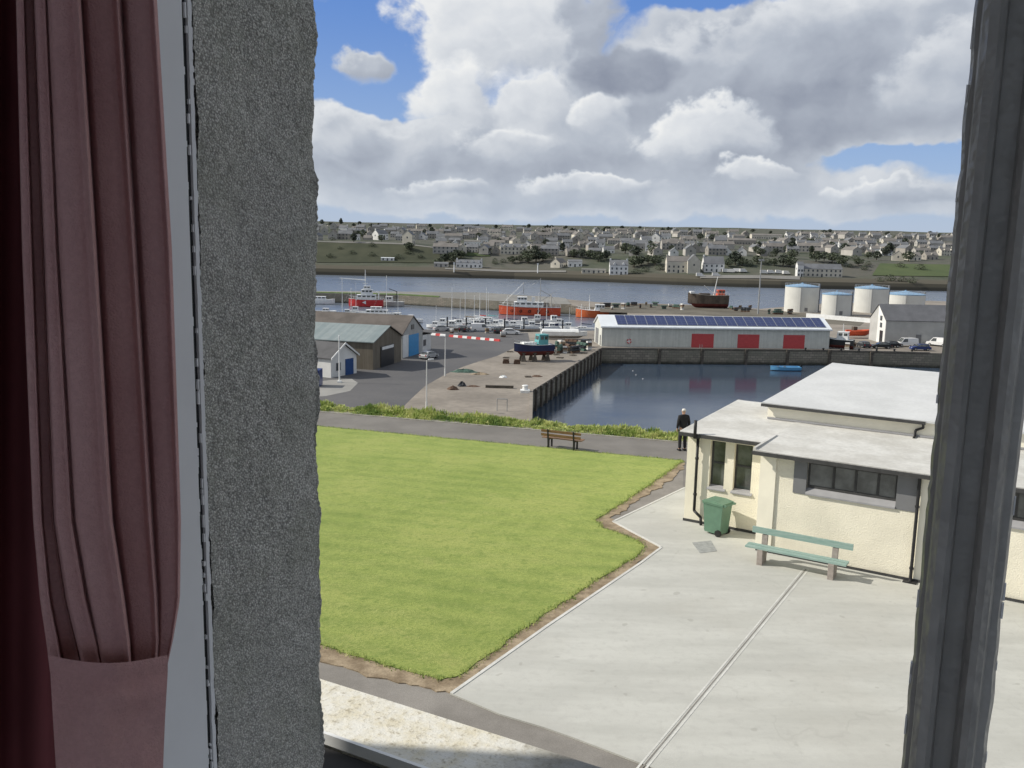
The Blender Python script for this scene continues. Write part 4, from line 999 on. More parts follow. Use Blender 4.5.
b = MB(); b.box(.003, .1, L3 * .55, L3 * .86, 0, 2.6); b.build('door', mt['navy_door'], hut)
b = MB(); b.box(.003, .1, L3 * .2, L3 * .36, 1.0, 2.2); b.build('window', mt['far_window'], hut)
# blue container at the picture's left
b = MB(); b.box(-1.2, 1.2, -1.2, 1.2, .1, 2.5)
for k in range(9): b.box(-1.24, -1.201, -1.1 + k * .25, -1.0 + k * .25, .2, 2.4); b.box(-1.1 + k * .25, -1.0 + k * .25, -1.24, -1.201, .2, 2.4)
p = at(319, 386, QZ); o = b.build('storage_container', mt['car_blue']); o.location = (p.x - .9, p.y, QZ); tag(o, 'blue storage container by the white hut at the left edge of the yard', 'container')

# lamp posts, flagpole
def lamp_post(px_, py_, h, lab, arm=.9, rz=0):
    p = at(px_, py_, QZ); t_ = thing('lamp_post', lab, 'lamp post', p, rz)
    b = MB(); b.tube((0, 0, 0), (0, 0, 1.2), .14, .13, 10); b.tube((0, 0, 1.2), (0, 0, h), .09, .06, 8); b.build('pole', mt['h_white'], t_)
    b = MB(); b.tube((0, 0, h - .05), (arm, 0, h + .1), .045, .04, 6); b.build('arm', mt['steel'], t_)
    b = MB(); b.hexa([(arm - .1, -.14, h + .02), (arm + .65, -.1, h + .08), (arm + .65, .1, h + .08), (arm - .1, .14, h + .02), (arm - .1, -.1, h + .18), (arm + .6, -.07, h + .2), (arm + .6, .07, h + .2), (arm - .1, .1, h + .18)]); b.build('lamp_head', mt['white'], t_)
    return t_
lamp_post(426.5, 411, 6.6, 'pale lamp post nearest the weedy terrace edge on the boatyard', .3, R_(20))
lamp_post(445, 376, 6.4, 'slim pale lamp post on the yard in front of the striped barrier', .3, R_(200))
p = at(758, 314, QZ); t_ = thing('lighting_mast', 'tall grey lighting mast behind the solar panelled shed', 'mast', p)
b = MB(); b.tube((0, 0, 0), (0, 0, 17.5), .28, .14, 10); b.build('pole', mt['steel'], t_)
b = MB(); b.box(-.9, .9, -.2, .2, 17.3, 17.55); b.box(-.8, -.2, -.4, -.2, 17.0, 17.6); b.box(.2, .8, -.4, -.2, 17.0, 17.6); b.build('lamp_head', mt['steel'], t_)
p = at(339.5, 382.5, QZ); t_ = thing('flagpole', 'plain white flagpole standing beside the white hut', 'flagpole', p)
b = MB(); b.tube((0, 0, 0), (0, 0, 7.1), .12, .08, 10); b.lathe([(.02, 7.1), (.1, 7.16), (.02, 7.24)], n=8); b.build('pole', mt['white'], t_); b = MB(); b.box(-.3, .3, -.3, .3, 0, .25); b.build('base', mt['white'], t_)

# red and white barriers
bp = MB(); bp.prism([(-.25, 0), (.25, 0), (.2, .18), (.10, .5), (-.10, .5), (-.2, .18)], -.72, .72, 'x'); 
for i, (x_, y_) in enumerate([(434 + k * 4.5, 335.3 + k * .42) for k in range(15) if k not in (3,)]):
    p = at(x_, y_, QZ); nm = 'traffic_barrier'
    if i < 2: o = bp.build(nm, mt['white'] if i == 0 else mt['red']); first = (o, ) if i == 0 else (first[0], o)
    else: o = first[i % 2].copy(); COL.objects.link(o)
    o.location = p; o.rotation_euler = (0, 0, R_(-29)); tag(o, ('white' if i % 2 == 0 else 'red') + ' plastic barrier block in the striped row across the yard', 'barrier', ('white' if i % 2 == 0 else 'red') + ' blocks of the striped barrier row')

# vehicles
def vehicle(kind, paint):
    t_ = thing('parked_car' if kind == 'car' else 'parked_van', '', 'car' if kind == 'car' else 'van')
    L, Wd, H = (4.2, 1.74, 1.46) if kind == 'car' else (4.9, 1.9, 1.95)
    hw_ = Wd / 2
    b = MB()
    if kind == 'car':
        low = [(-2.1, .32), (-2.08, .72), (-1.9, .90), (-1.2, .94), (1.0, .92), (1.85, .78), (2.08, .60), (2.1, .32)]; cab = [(-1.75, .93), (-1.35, 1.40), (-.2, 1.46), (.35, 1.40), (1.05, .92)]
    else:
        low = [(-2.45, .35), (-2.45, 1.05), (1.55, 1.05), (2.30, .92), (2.45, .65), (2.45, .35)]; cab = [(-2.42, 1.04), (-2.38, 1.9), (-1.5, 1.95), (.9, 1.93), (1.65, 1.04)]
    b.prism(low, -hw_, hw_, 'y')
    n = len(cab); pts = [(x, -hw_ * .97, z) if z < 1.1 else (x, -hw_ * .80, z) for x, z in cab] + [(x, hw_ * .97, z) if z < 1.1 else (x, hw_ * .80, z) for x, z in cab]
    b.add(pts, [tuple(range(n))[::-1], tuple(range(n, 2 * n))] + [(i, (i + 1) % n, n + (i + 1) % n, n + i) for i in range(n)])
    b.build('body', paint, t_)
    def lerp(a, c, k): return Vector(a).lerp(Vector(c), k)
    for s in (-1, 1):
        g = MB()
        if kind == 'car': q = [(-1.5, .98), (-1.2, 1.36), (.25, 1.36), (.85, .98)]
        else: q = [(.1, 1.1), (.1, 1.8), (.85, 1.8), (1.4, 1.1)]
        P_ = [(x, s * (hw_ * (.97 if z < 1.15 else .82) + .012), z) for x, z in q]; g.poly(P_); g.build('window', mt['glass'], t_)
    g = MB()
    a, c = cab[-2], cab[-1]; P_ = [(c[0] + .01, -hw_ * .85, c[1] + .06), (c[0] + .01, hw_ * .85, c[1] + .06), (a[0] + .03, hw_ * .74, a[1] - .03), (a[0] + .03, -hw_ * .74, a[1] - .03)]; g.poly(P_); g.build('windscreen', mt['glass'], t_)
    g = MB(); a, c = cab[1], cab[0]; g.poly([(c[0] - .02, -hw_ * .85, c[1] + .08), (c[0] - .02, hw_ * .85, c[1] + .08), (a[0] - .03, hw_ * .74, a[1] - .05), (a[0] - .03, -hw_ * .74, a[1] - .05)]); g.build('rear_window', mt['glass'], t_)
    for x in (-L * .31, L * .31):
        for s in (-1, 1):
            g = MB(); g.tube((x, s * (hw_ - .18), .32), (x, s * (hw_ + .015), .32), .32, n=14); wh = g.build('wheel', mt['tyre'], t_)
            g = MB(); g.tube((x, s * (hw_ + .016), .32), (x, s * (hw_ + .03), .32), .19, n=10); g.build('rim', mt['steel'], wh)
    for s in (-1, 1):
        g = MB(); g.box(L / 2 - .06, L / 2 + .012, s * hw_ * .62 - .15, s * hw_ * .62 + .15, .60, .74); g.build('headlight', mt['lamp'], t_)
        g = MB(); g.box(-L / 2 - .012, -L / 2 + .04, s * hw_ * .75 - .12, s * hw_ * .75 + .12, .66, .86); g.build('tail_light', mt['rear_lamp'], t_)
    return t_
def park(kind, paint, px_, py_, rz, lab):
    t_ = vehicle(kind, mt[paint]); p = at(px_, py_, QZ); t_.location = (p.x, p.y, QZ + .007); t_.rotation_euler = (0, 0, R_(rz)); t_['label'] = lab
park('car', 'car_silver', 429, 358.5, 62, 'silver car parked beside the shed with the bright blue door')
park('car', 'car_white', 511, 334.5, 4, 'white car parked side on at the marina edge behind the blue boat on stands')
park('car', 'car_dark', 497, 333, 95, 'dark car parked next to the white car at the marina edge')
park('car', 'car_dark', 464, 331.5, 80, 'dark car parked below the yacht masts behind the striped barrier')
park('van', 'car_white', 481, 331.5, 8, 'white van parked between two dark cars behind the striped barrier')
park('car', 'car_silver', 442, 331, 20, 'silver car parked at the marina edge above the end of the striped barrier')
park('car', 'car_dark', 881, 348.5, 175, 'dark car parked in front of the white gable of the grey store')
park('car', 'car_dark', 890, 347.5, 190, 'dark hatchback parked close against the long wall of the grey store')
park('van', 'car_white', 906, 346.5, 185, 'white van parked along the wall of the grey store')
park('car', 'car_blue', 920, 350.5, 178, 'dark blue car parked near the quay edge in front of the white van')
park('van', 'car_white', 938, 346, 130, 'white van at the right hand end of the grey store beside the window post')
park('car', 'car_dark', 863, 347.5, 95, 'small dark car parked between the boat on the hard and the grey store')

# boats
def hull(t_, L, Bm, D, mat_h, mat_low=None, sheer=.25, stern=.8, draft=.5, name='hull', deckmat=None, wl=.15):
    b = MB(); NS = 14; ring = []
    for i in range(NS + 1):
        s = i / NS; w_ = Bm / 2 * (min(1, stern + (1 - stern) * min(1, s / .35))) * (1 if s < .5 else max(.015, 1 - ((s - .5) / .5) ** 2.2))
        zt = D + sheer * D * max(0, (s - .35) / .65) ** 2 + .06 * D * (1 - s); rake = .10 * L * max(0, (s - .8) / .2)
        x = -L / 2 + L * s; bot = -draft * (1 if s < .8 else 1 - .9 * ((s - .8) / .2) ** 2)
        xb = x - (.09 * L * max(0, (s - .7) / .3))
        ring.append([(xb, 0, bot), (xb, w_ * .62, bot * .45), (x, w_ * .90, wl), (x, w_ * .97, zt * .6), (x, w_, zt)])
    n = 5
    for sgn in (1, -1):
        pts = [(p[0], p[1] * sgn, p[2]) for r in ring for p in r]; o = len(b.v); b.v += pts
        for i in range(NS):
            for j in range(n - 1):
                b.f.append((o + i * n + j, o + (i + 1) * n + j, o + (i + 1) * n + j + 1, o + i * n + j + 1)); b.m.append(1 if j < 2 else 0)
    r = ring[0]; b.poly([(p[0], p[1], p[2]) for p in r] + [(p[0], -p[1], p[2]) for p in r[::-1][:-1]], 0)
    ho = b.build(name, [mat_h, mat_low or mat_h], t_)
    d = MB(); k = .12
    for i in range(NS):
        a, c = ring[i][4], ring[i + 1][4]
        d.poly([(a[0], -a[1] * .97, a[2] - k), (c[0], -c[1] * .97, c[2] - k), (c[0], c[1] * .97, c[2] - k), (a[0], a[1] * .97, a[2] - k)])
    d.build('deck', deckmat or mt['white'], t_)
    g = MB()
    for i in range(NS):
        for s in (1, -1):
            a, c = ring[i][4], ring[i + 1][4]; g.tube((a[0], a[1] * s, a[2]), (c[0], c[1] * s, c[2]), .05 * max(1, L / 12), n=5)
    g.build('gunwale', deckmat or mt['white'], t_)
    return ring
def wheelhouse(t_, x0, x1, w_, z0, h, mat_, name='wheelhouse', nwin=3):
    b = MB(); b.hexa([(x0, -w_ / 2, z0), (x1, -w_ / 2, z0), (x1, w_ / 2, z0), (x0, w_ / 2, z0), (x0, -w_ * .46, z0 + h), (x1 - .12 * h, -w_ * .46, z0 + h), (x1 - .12 * h, w_ * .46, z0 + h), (x0, w_ * .46, z0 + h)])
    b.box(x0 - .1, x1 + .05 - .12 * h, -w_ * .5, w_ * .5, z0 + h, z0 + h + .07)
    o = b.build(name, mat_, t_)
    for s in (-1, 1):
        for i in range(nwin):
            a = x0 + (x1 - x0 - .2 * h) * (i + .15) / nwin; c = x0 + (x1 - x0 - .2 * h) * (i + .85) / nwin
            g = MB(); g.box(a, c, s * w_ * .478 - .03, s * w_ * .478 + .03, z0 + h * .55, z0 + h * .88); g.build('window', mt['glass'], o)
    g = MB(); g.hexa([(x1 - .075 * h - .02, -w_ * .36, z0 + h * .52), (x1 - .075 * h + .05, -w_ * .36, z0 + h * .52), (x1 - .075 * h + .05, w_ * .36, z0 + h * .52), (x1 - .075 * h - .02, w_ * .36, z0 + h * .52), (x1 - .11 * h - .02, -w_ * .36, z0 + h * .88), (x1 - .11 * h + .05, -w_ * .36, z0 + h * .88), (x1 - .11 * h + .05, w_ * .36, z0 + h * .88), (x1 - .11 * h - .02, w_ * .36, z0 + h * .88)]); g.build('window', mt['glass'], o)
    return o
def rails(t_, ring, h, mat_, i0=0, i1=14):
    b = MB()
    for s in (1, -1):
        for i in range(i0, i1):
            a, c = ring[i][4], ring[i + 1][4]
            b.tube((a[0], a[1] * s, a[2] + h), (c[0], c[1] * s, c[2] + h), .03, n=4); b.tube((a[0], a[1] * s, a[2]), (a[0], a[1] * s, a[2] + h), .03, n=4)
    b.build('rail', mat_, t_)
def yacht(px_, py_, L, mast, rz, lab, mat_='white', sail='navy', loc=None):
    p = at(px_, py_, WZ); t_ = thing('yacht', lab, 'yacht', p, R_(rz), 'yachts moored in the marina')
    ring = hull(t_, L, L * .31, L * .11, mt[mat_], mt['antifoul'], .3, .75, .35)
    z = L * .105
    wheelhouse(t_, -L * .12, L * .2, L * .19, z - .05, L * .06, mt['white'], 'cabin', 3)
    b = MB(); b.tube((L * .08, 0, z), (L * .08, 0, mast), .085, .06, 8); b.box(L * .08 - .02, L * .08 + .02, -.55, .55, mast * .62, mast * .62 + .05); mo = b.build('mast', mt['white'], t_)
    b = MB(); b.tube((L * .08, 0, z + 1.1), (-L * .36, 0, z + 1.0), .06, .05, 6); b.build('boom', mt['white'], t_)
    b = MB(); b.tube((L * .06, 0, z + 1.25), (-L * .32, 0, z + 1.12), .17, .10, 8); b.build('sail_cover', mt[sail], t_)
    b = MB(); 
    for q in ((L * .49, 0, z * 1.35), (-L * .49, 0, z), (L * .06, L * .14, z), (L * .06, -L * .14, z)): b.tube(q, (L * .08, 0, mast * .97), .012, n=4)
    b.build('rigging', mt['steel'], t_)
    return t_
yacht(454, 325.5, 9.0, 11.2, 165, 'white yacht with the tallest mast, moored left of the other marina yachts', 'white', 'navy')
yacht(467, 323.5, 8.0, 10.0, 172, 'white yacht with tan sail cover, second mast from the left in the marina', 'white', 'net_tan')
yacht(476, 322.5, 7.4, 8.3, 168, 'small navy hulled yacht with the shortest mast of the marina group', 'navy', 'white')
yacht(481.5, 322, 7.6, 8.9, 175, 'white yacht with red sail cover between two taller masts', 'white', 'red')
yacht(488.5, 322.5, 9.0, 10.8, 170, 'tall masted white yacht nearest the stern of the red fishing vessel', 'white', 'teal')
yacht(509, 326, 8.2, 9.0, 178, 'white yacht moored in front of the long red vessel', 'white', 'navy')
yacht(583, 331, 7.6, 7.6, 176, 'white yacht moored in front of the orange boat beside the shed gable', 'white', 'navy')
yacht(544, 327, 8.6, 8.0, 6, 'dark navy yacht moored behind the boat on stands', 'navy', 'navy')
def motorboat(px_, py_, L, rz, lab, hm='white', cab='white', z=WZ, ch=1.25):
    p = at(px_, py_, z); t_ = thing('motor_boat', lab, 'boat', p, R_(rz), 'small motor boats in the marina')
    ring = hull(t_, L, L * .34, L * .14, mt[hm], mt['antifoul'], .3, .92, .3)
    wheelhouse(t_, -L * .06, L * .20, L * .24, L * .13, ch, mt[cab], 'cabin', 2); rails(t_, ring, .5, mt['steel'], 9, 14)
    return t_
motorboat(444, 326, 6.4, 172, 'white motor boat left of the yachts at the marina edge')
motorboat(475, 327.5, 6.8, 8, 'white motor boat with dark red hull below the yacht masts', 'antifoul')
motorboat(497, 328, 6.6, 174, 'white motor boat beside the tall masted yachts at the marina edge')
motorboat(523, 324.5, 7.2, 4, 'white motor boat between the yacht and the navy yacht in front of the red vessel')
motorboat(560, 326, 6.2, 170, 'small white motor boat right of the navy yacht')
motorboat(412, 322, 6.4, 168, 'white motor boat behind the pale shed with the blue door', 'white', 'white')
motorboat(332, 318, 7.2, 6, 'white motor boat beside the rough house wall behind the blue green roof')
motorboat(346, 316, 6.4, 10, 'white motor boat with navy hull behind the blue green roof', 'navy')
p = at(380, 318.5, WZ); t_ = thing('motor_yacht', 'large white motor yacht moored behind the blue green shed roof', 'boat', p, R_(4))
ring = hull(t_, 13.5, 4.0, 1.5, mt['white'], mt['navy'], .35, .9, .4); wheelhouse(t_, -4.2, 2.6, 3.0, 1.45, 1.2, mt['white'], 'cabin', 5); wheelhouse(t_, -2.8, .6, 2.3, 2.72, .9, mt['white'], 'flybridge', 2); rails(t_, ring, .7, mt['steel'], 8, 14)
for i, (x_, y_, L_, hm_, rz_) in enumerate([(436, 328, 5.6, 'white', 170), (451, 328.5, 5.8, 'white', 4), (460, 327.6, 6, 'navy', 176), (468, 328.2, 5.4, 'white', 8), (488, 328.6, 5.8, 'white', 172), (505, 328.8, 5.6, 'h_grey', 6), (514, 327.5, 6.2, 'white', 176), (531, 329, 6, 'white', 2), (538, 323, 6.4, 'h_grey', 172), (551, 329.5, 5.6, 'white', 4), (569, 330, 5.8, 'white', 176), (553, 323.5, 6.5, 'white', 8), (398, 319, 6.2, 'white', 172), (405, 325, 6, 'white', 4), (356, 314, 6.2, 'white', 176), (325, 314, 6.5, 'h_grey', 4)]):
    place_ = 'beside the pale yachts at the marina' if 430 < x_ else 'behind the roofs of the left hand sheds'
    p = at(x_, y_, WZ); t_ = thing('motor_boat', 'small ' + {'white': 'white', 'navy': 'navy hulled', 'h_grey': 'grey'}[hm_] + ' motor boat moored ' + place_, 'boat', p, R_(rz_), 'small ' + {'white': 'white', 'navy': 'navy', 'h_grey': 'grey'}[hm_] + ' boats ' + place_)
    ring = hull(t_, L_, L_ * .34, L_ * .14, mt[hm_], mt['antifoul'], .3, .92, .3); wheelhouse(t_, -L_ * .1, L_ * .2, L_ * .24, L_ * .13, 1.0 + .3 * (i % 3), mt['white'], 'cabin', 2)
    if i % 2 == 0:
        b = MB(); b.tube((0, 0, 1.2), (0, 0, 6.5 + (i % 5)), .06, .04, 6); b.build('mast', mt['white'], t_)
# pontoon
b = MB(); a = at(436, 329, WZ); c = at(575, 333, WZ); d = (c - a).normalized(); nn = Vector((-d.y, d.x, 0))
b.hexa([a - nn, c - nn, c + nn, a + nn] + [q + Vector((0, 0, .55)) for q in (a - nn, c - nn, c + nn, a + nn)])
po_ = thing('pontoon', 'long grey floating pontoon along the marina edge below the moored yachts', 'pontoon'); b.build('walkway', mt['timber'], po_)
for k in range(7):
    q = a + d * (3 + k * (c - a).length / 7.2); b = MB(); b.tube(q + nn * 1.15 - Vector((0, 0, 1)), q + nn * 1.15 + Vector((0, 0, 3.4)), .2, n=8); b.build('pile', mt['car_dark'], po_)

# red lifeboat-like vessel on the left
p = at(366, 306.5, WZ); t_ = thing('lifeboat', 'red hulled vessel with white superstructure and tall mast moored at the pier on the left', 'ship', p, R_(184))
ring = hull(t_, 12.5, 4.6, 2.5, mt['red'], mt['black'], .18, .92, .8, deckmat=mt['steel'])
b_ = MB()
for y in (-1.6, 1.6): b_.tube((-4.6, y, 2.4), (-4.6, y, 5.2), .1); b_.tube((-4.6, y, 5.2), (-3.0, y, 5.6), .08)
b_.build('davit', mt['white'], t_)
wheelhouse(t_, -3.6, 3.4, 3.6, 2.4, 1.9, mt['white'], 'superstructure', 4); wheelhouse(t_, -2.4, 1.8, 3.0, 4.37, 1.8, mt['white'], 'wheelhouse', 3); wheelhouse(t_, -1.6, .9, 2.2, 6.24, 1.2, mt['white'], 'bridge', 2)
b = MB(); b.tube((.2, 0, 6), (.2, 0, 13.4), .16, .08); b.box(.1, .3, -1.3, 1.3, 9.4, 9.55); b.box(-.6, 1.1, -.12, .12, 8.3, 8.6); b.tube((-.2, 0, 11.5), (.6, 0, 11.5), .05); b.build('mast', mt['white'], t_)
b = MB(); b.tube((0, 0, 9.6), (9.5, 0, 10.2), .18, .10, 8); b.build('boom', mt['white'], t_); rails(t_, ring, .9, mt['white'])
b = MB(); b.poly([(-.2, 2.36, 1.0), (1.2, 2.36, 1.6), (-.2, 2.36, 2.3)]); b.poly([(-.2, -2.36, 1.0), (1.2, -2.36, 1.6), (-.2, -2.36, 2.3)]); b.build('emblem', mt['white'], t_)
# grey workboats next to it
p = at(391, 306, WZ); t_ = thing('work_boat', 'grey white work boat with deck crane moored right of the red lifeboat', 'boat', p, R_(176))
ring = hull(t_, 9.5, 3.6, 1.6, mt['h_grey'], mt['black'], .25, .9, .6); wheelhouse(t_, -.5, 2.2, 2.3, 1.6, 1.9, mt['h_white'], 'wheelhouse', 2)
b = MB(); b.tube((-2.2, 0, 1.5), (-2.2, 0, 5.5), .16); b.tube((-2.2, 0, 5.4), (.8, 0, 6.4), .12); b.build('crane', mt['car_dark'], t_); rails(t_, ring, .8, mt['steel'])
p = at(322, 304, WZ); t_ = thing('motor_cruiser', 'white motor cruiser half hidden by the house wall beside the pier', 'boat', p, R_(8))
ring = hull(t_, 9.5, 3.3, 1.5, mt['white'], mt['navy'], .35, .9, .4); wheelhouse(t_, -3, 1.6, 2.5, 1.5, 1.3, mt['white'], 'cabin', 3)
# slim masts behind the left shed: three yachts
yacht(340, 322, 9, 13.2, 12, 'white yacht with very tall mast behind the left end of the blue green roof', 'white', 'navy')
yacht(349, 321, 8.5, 10, 10, 'white yacht with shorter mast beside the red lifeboat behind the blue green roof', 'white', 'net_tan')
yacht(384, 324, 9.5, 14.2, 8, 'white yacht with slender tall mast behind the ridge of the big shed', 'white', 'navy')

# long orange red vessel
p = at(529.5, 315, WZ); t_ = thing('fishing_vessel', 'long orange red steel vessel with white wheelhouse moored along the pier', 'ship', p, R_(179))
ring = hull(t_, 21.0, 5.6, 2.7, mt['orange'], mt['antifoul'], .22, .92, .8, deckmat=mt['steel'])
wheelhouse(t_, -4.6, 5.6, 4.2, 2.6, 1.8, mt['white'], 'superstructure', 5); wheelhouse(t_, 1.0, 4.4, 3.4, 4.47, 1.6, mt['white'], 'wheelhouse', 3)
b = MB(); b.tube((2.2, 0, 7), (2.2, 0, 11.2), .14, .07); b.box(2.1, 2.3, -1.1, 1.1, 9.0, 9.1); b.tube((-3.5, 0, 3), (-3.5, 0, 12.6), .17, .09); b.build('mast', mt['steel'], t_)
b = MB()
for q in ((9.6, 0, 3.4), (-10, 0, 2.8), (-3.5, 2.2, 2.7), (-3.5, -2.2, 2.7)): b.tube(q, (-3.5, 0, 12.2), .035, n=4)
b.tube((9.6, 0, 3.4), (2.2, 0, 10.9), .035, n=4); b.tube((2.2, 0, 10.9), (-3.5, 0, 12.2), .03, n=4); b.tube((-3.5, 0, 4.6), (-9.2, 0, 8.6), .09, n=6); b.build('rigging', mt['steel'], t_)
b = MB()
for x in (-6, -3, 0, 3, 6):
    for k in range(10):
        a0 = k * .6283; a1 = a0 + .6283; b.tube((x + .4 * math.cos(a0), 2.95, 1.5 + .4 * math.sin(a0)), (x + .4 * math.cos(a1), 2.95, 1.5 + .4 * math.sin(a1)), .12, n=5)
    b.build('tyre_fender', mt['rubber'], t_); b = MB()
b = MB()
for y in (-2.1, 2.1): b.tube((-7.2, y, 3), (-7.2, y, 6.8), .13)
b.tube((-7.2, -2.1, 6.8), (-7.2, 2.1, 6.8), .13); b.tube((-7.2, 0, 6.7), (-3.6, 0, 8.5), .1); b.build('gantry', mt['h_grey'], t_)
b = MB(); b.box(-1.8, -.6, -.7, .7, 4.45, 6.2); b.build('funnel', mt['h_white'], t_); b = MB(); b.box(-6.4, -4.4, -1.5, 1.5, 3.1, 4.3); b.build('winch', mt['hull_dark'], t_); rails(t_, ring, .9, mt['white'])
p = at(592, 317.5, WZ); t_ = thing('work_boat', 'short bright orange boat moored beyond the gable of the solar panelled shed', 'boat', p, R_(178))
ring = hull(t_, 11, 4.0, 2.4, mt['orange2'], mt['antifoul'], .25, .9, .6); wheelhouse(t_, -4.0, -.8, 2.8, 2.4, 2.0, mt['white'], 'wheelhouse', 3); b = MB(); b.tube((1.0, 0, 2.3), (1.0, 0, 7.5), .11, .07); b.box(.9, 1.1, -.8, .8, 5.6, 5.7); b.build('mast', mt['white'], t_); rails(t_, ring, .8, mt['white'], 8, 14)
# boat on stands
p = at(533, 361.5, QZ); t_ = thing('fishing_boat', 'small navy fishing boat with teal wheelhouse propped on stands on the quay', 'boat', (p.x, p.y + 1, QZ + 1.75), R_(202))
ring = hull(t_, 7.6, 2.9, 1.25, mt['navy'], mt['antifoul'], .35, .9, .75)
wheelhouse(t_, -2.6, -.6, 2.0, 1.2, 1.9, mt['teal'], 'wheelhouse', 2); b = MB(); b.box(-.3, 2.2, -.9, .9, 1.2, 1.75); b.build('hatch', mt['white'], t_); b = MB(); b.tube((-1.4, 0, 3.1), (-1.4, 0, 5.2), .06); b.box(-1.45, -1.35, -.6, .6, 4.3, 4.36); b.build('mast', mt['white'], t_); rails(t_, ring, .55, mt['steel'], 6, 14)
# stands (things of their own)
sm = MB(); sm.hexa([(-.5, -.5, 0), (.5, -.5, 0), (.5, .5, 0), (-.5, .5, 0), (-.14, -.14, 1.5), (.14, -.14, 1.5), (.14, .14, 1.5), (-.14, .14, 1.5)]); sm.box(-.35, .35, -.35, .35, 1.5, 1.62)
rot = Matrix.Rotation(R_(202), 3, 'Z'); first = None
for (x, y) in ((-2.6, -.85), (-2.6, .85), (0, -.9), (0, .9), (2.1, -.55), (2.1, .55)):
    q = rot @ Vector((x, y, 0)); o = first.copy() if first else sm.build('boat_stand', mt['timber'])
    if first: COL.objects.link(o)
    first = first or o; o.location = (p.x + q.x, p.y + 1 + q.y, QZ); tag(o, 'rusty stand propping up the navy boat on the quay', 'boat stand', 'stands under the navy fishing boat')
# covered hull on the quay (long pale boat laid up)
p = at(564, 339, QZ); t_ = thing('laid_up_boat', 'long pale boat laid up under a white cover beside the quay clutter', 'boat', (p.x, p.y, QZ + .7), R_(4))
ring = hull(t_, 10.5, 2.6, 1.0, mt['white'], mt['h_stone'], .1, .9, .5); b = MB(); b.prism([(-1.2, .95), (1.2, .95), (.7, 1.4), (0, 1.6), (-.7, 1.4)], -5.0, 3.2, 'x'); b.build('cover', mt['white'], t_)
# fishing boat standing on the pier ground
p = at(708.5, 307.8, -13.5); t_ = thing('fishing_boat', 'weathered brown fishing boat with white mast standing ashore behind the solar shed', 'boat', (p.x, p.y + 2, QZ + 1.4), R_(182))
ring = hull(t_, 14.0, 4.6, 3.0, mt['hull_dark'], mt['antifoul'], .3, .85, 1.3, deckmat=mt['h_grey'])
wheelhouse(t_, -5.6, -3.0, 2.7, 2.8, 2.1, mt['orange'], 'wheelhouse', 2); b = MB(); b.tube((-2.0, 0, 2.8), (-3.1, 0, 9.6), .17, .09); b.tube((-2.2, 0, 3.4), (1.5, 0, 6.4), .1); b.build('mast', mt['white'], t_)
b = MB(); b.box(5.0, 6.3, -1.2, 1.2, 3.55, 4.3); b.build('whaleback', mt['white'], t_); b = MB(); b.box(-.5, 3.0, -1.2, 1.2, 2.9, 3.7); b.build('hatch', mt['hull_dark'], t_); rails(t_, ring, .8, mt['h_white'], 0, 6)
# boats by the right end of the shed
p = at(838, 348.5, QZ); t_ = thing('fishing_boat', 'small grey fishing boat with white wheelhouse on the hard at the shed end', 'boat', (p.x, p.y, QZ + .7), R_(150))
ring = hull(t_, 6.4, 2.4, 1.3, mt['car_dark'], mt['antifoul'], .35, .9, .6); wheelhouse(t_, -2.0, .4, 1.7, 1.3, 1.7, mt['white'], 'wheelhouse', 2); b = MB(); b.tube((-.8, 0, 3), (-.8, 0, 4.8), .05); b.build('mast', mt['white'], t_)
p = at(858, 338, QZ); t_ = thing('rescue_boat', 'orange inflatable boat on a trailer behind the small dark car', 'boat', (p.x, p.y, QZ + .9), R_(8))
ring = hull(t_, 6.0, 2.2, .7, mt['orange'], mt['orange'], .3, .92, .4); b = MB(); b.box(-1.6, -.6, -.5, .5, .8, 1.9); b.build('console', mt['hull_dark'], t_)
for s in (-1, 1):
    b = MB(); b.tube((-2.8, s * 1.0, .8), (1.4, s * 1.0, .85), .25, .24, 8); b.tube((1.4, s * 1.0, .85), (2.9, s * .15, 1.05), .24, .18, 8); b.build('tube', mt['orange'], t_)
# little blue boat in the basin
p = at(785, 370.5, WZ); t_ = thing('rowing_boat', 'light blue open boat moored below the stone quay wall', 'boat', p, R_(184))
ring = hull(t_, 6.2, 2.1, .75, mt['sky_hull'], mt['navy'], .25, .9, .25, deckmat=mt['sky_hull']); b = MB(); b.box(-.2, .1, -.9, .9, .66, .74); b.box(1.2, 1.5, -.7, .7, .72, .8); b.build('thwart', mt['timber'], t_); b = MB(); b.box(-3.5, -3.1, -.2, .2, .3, 1.2); b.build('outboard', mt['black'], t_)
# clutter: creels, nets, anchors, beams
def creel(name='creel_stack'):
    t_ = thing(name, '', 'creels'); r = random.Random(len(bpy.data.objects))
    for k in range(3):
        b = MB(); nx = r.randint(2, 3)
        for i in range(nx):
            x = (i - nx / 2) * .95 + r.uniform(-.06, .06); z = k * .5
            b.prism([(-.32, z + .02), (.32, z + .02), (.28, z + .32), (.14, z + .46), (-.14, z + .46), (-.28, z + .32)], x, x + .85, 'x')
        b.build('creel_row', [mt['net_green'], mt['car_dark'], mt['rust']][(k + r.randint(0, 2)) % 3], t_)
    return t_
crs = [creel() for _ in range(4)]
spots = [(607, 307.0), (616, 307.6), (628, 306.5), (640, 308.2), (651, 307.5), (664, 309), (676, 308.5), (736, 311), (745, 312), (769, 314), (778, 314.5), (790, 314.3), (634, 305.5), (655, 305.6), (731, 309.4), (750, 309.8), (545, 352.0), (552, 351), (560, 352.6), (568, 350.6), (575, 353), (582, 350.5), (557, 347.5), (571, 346.5), (586, 347)]
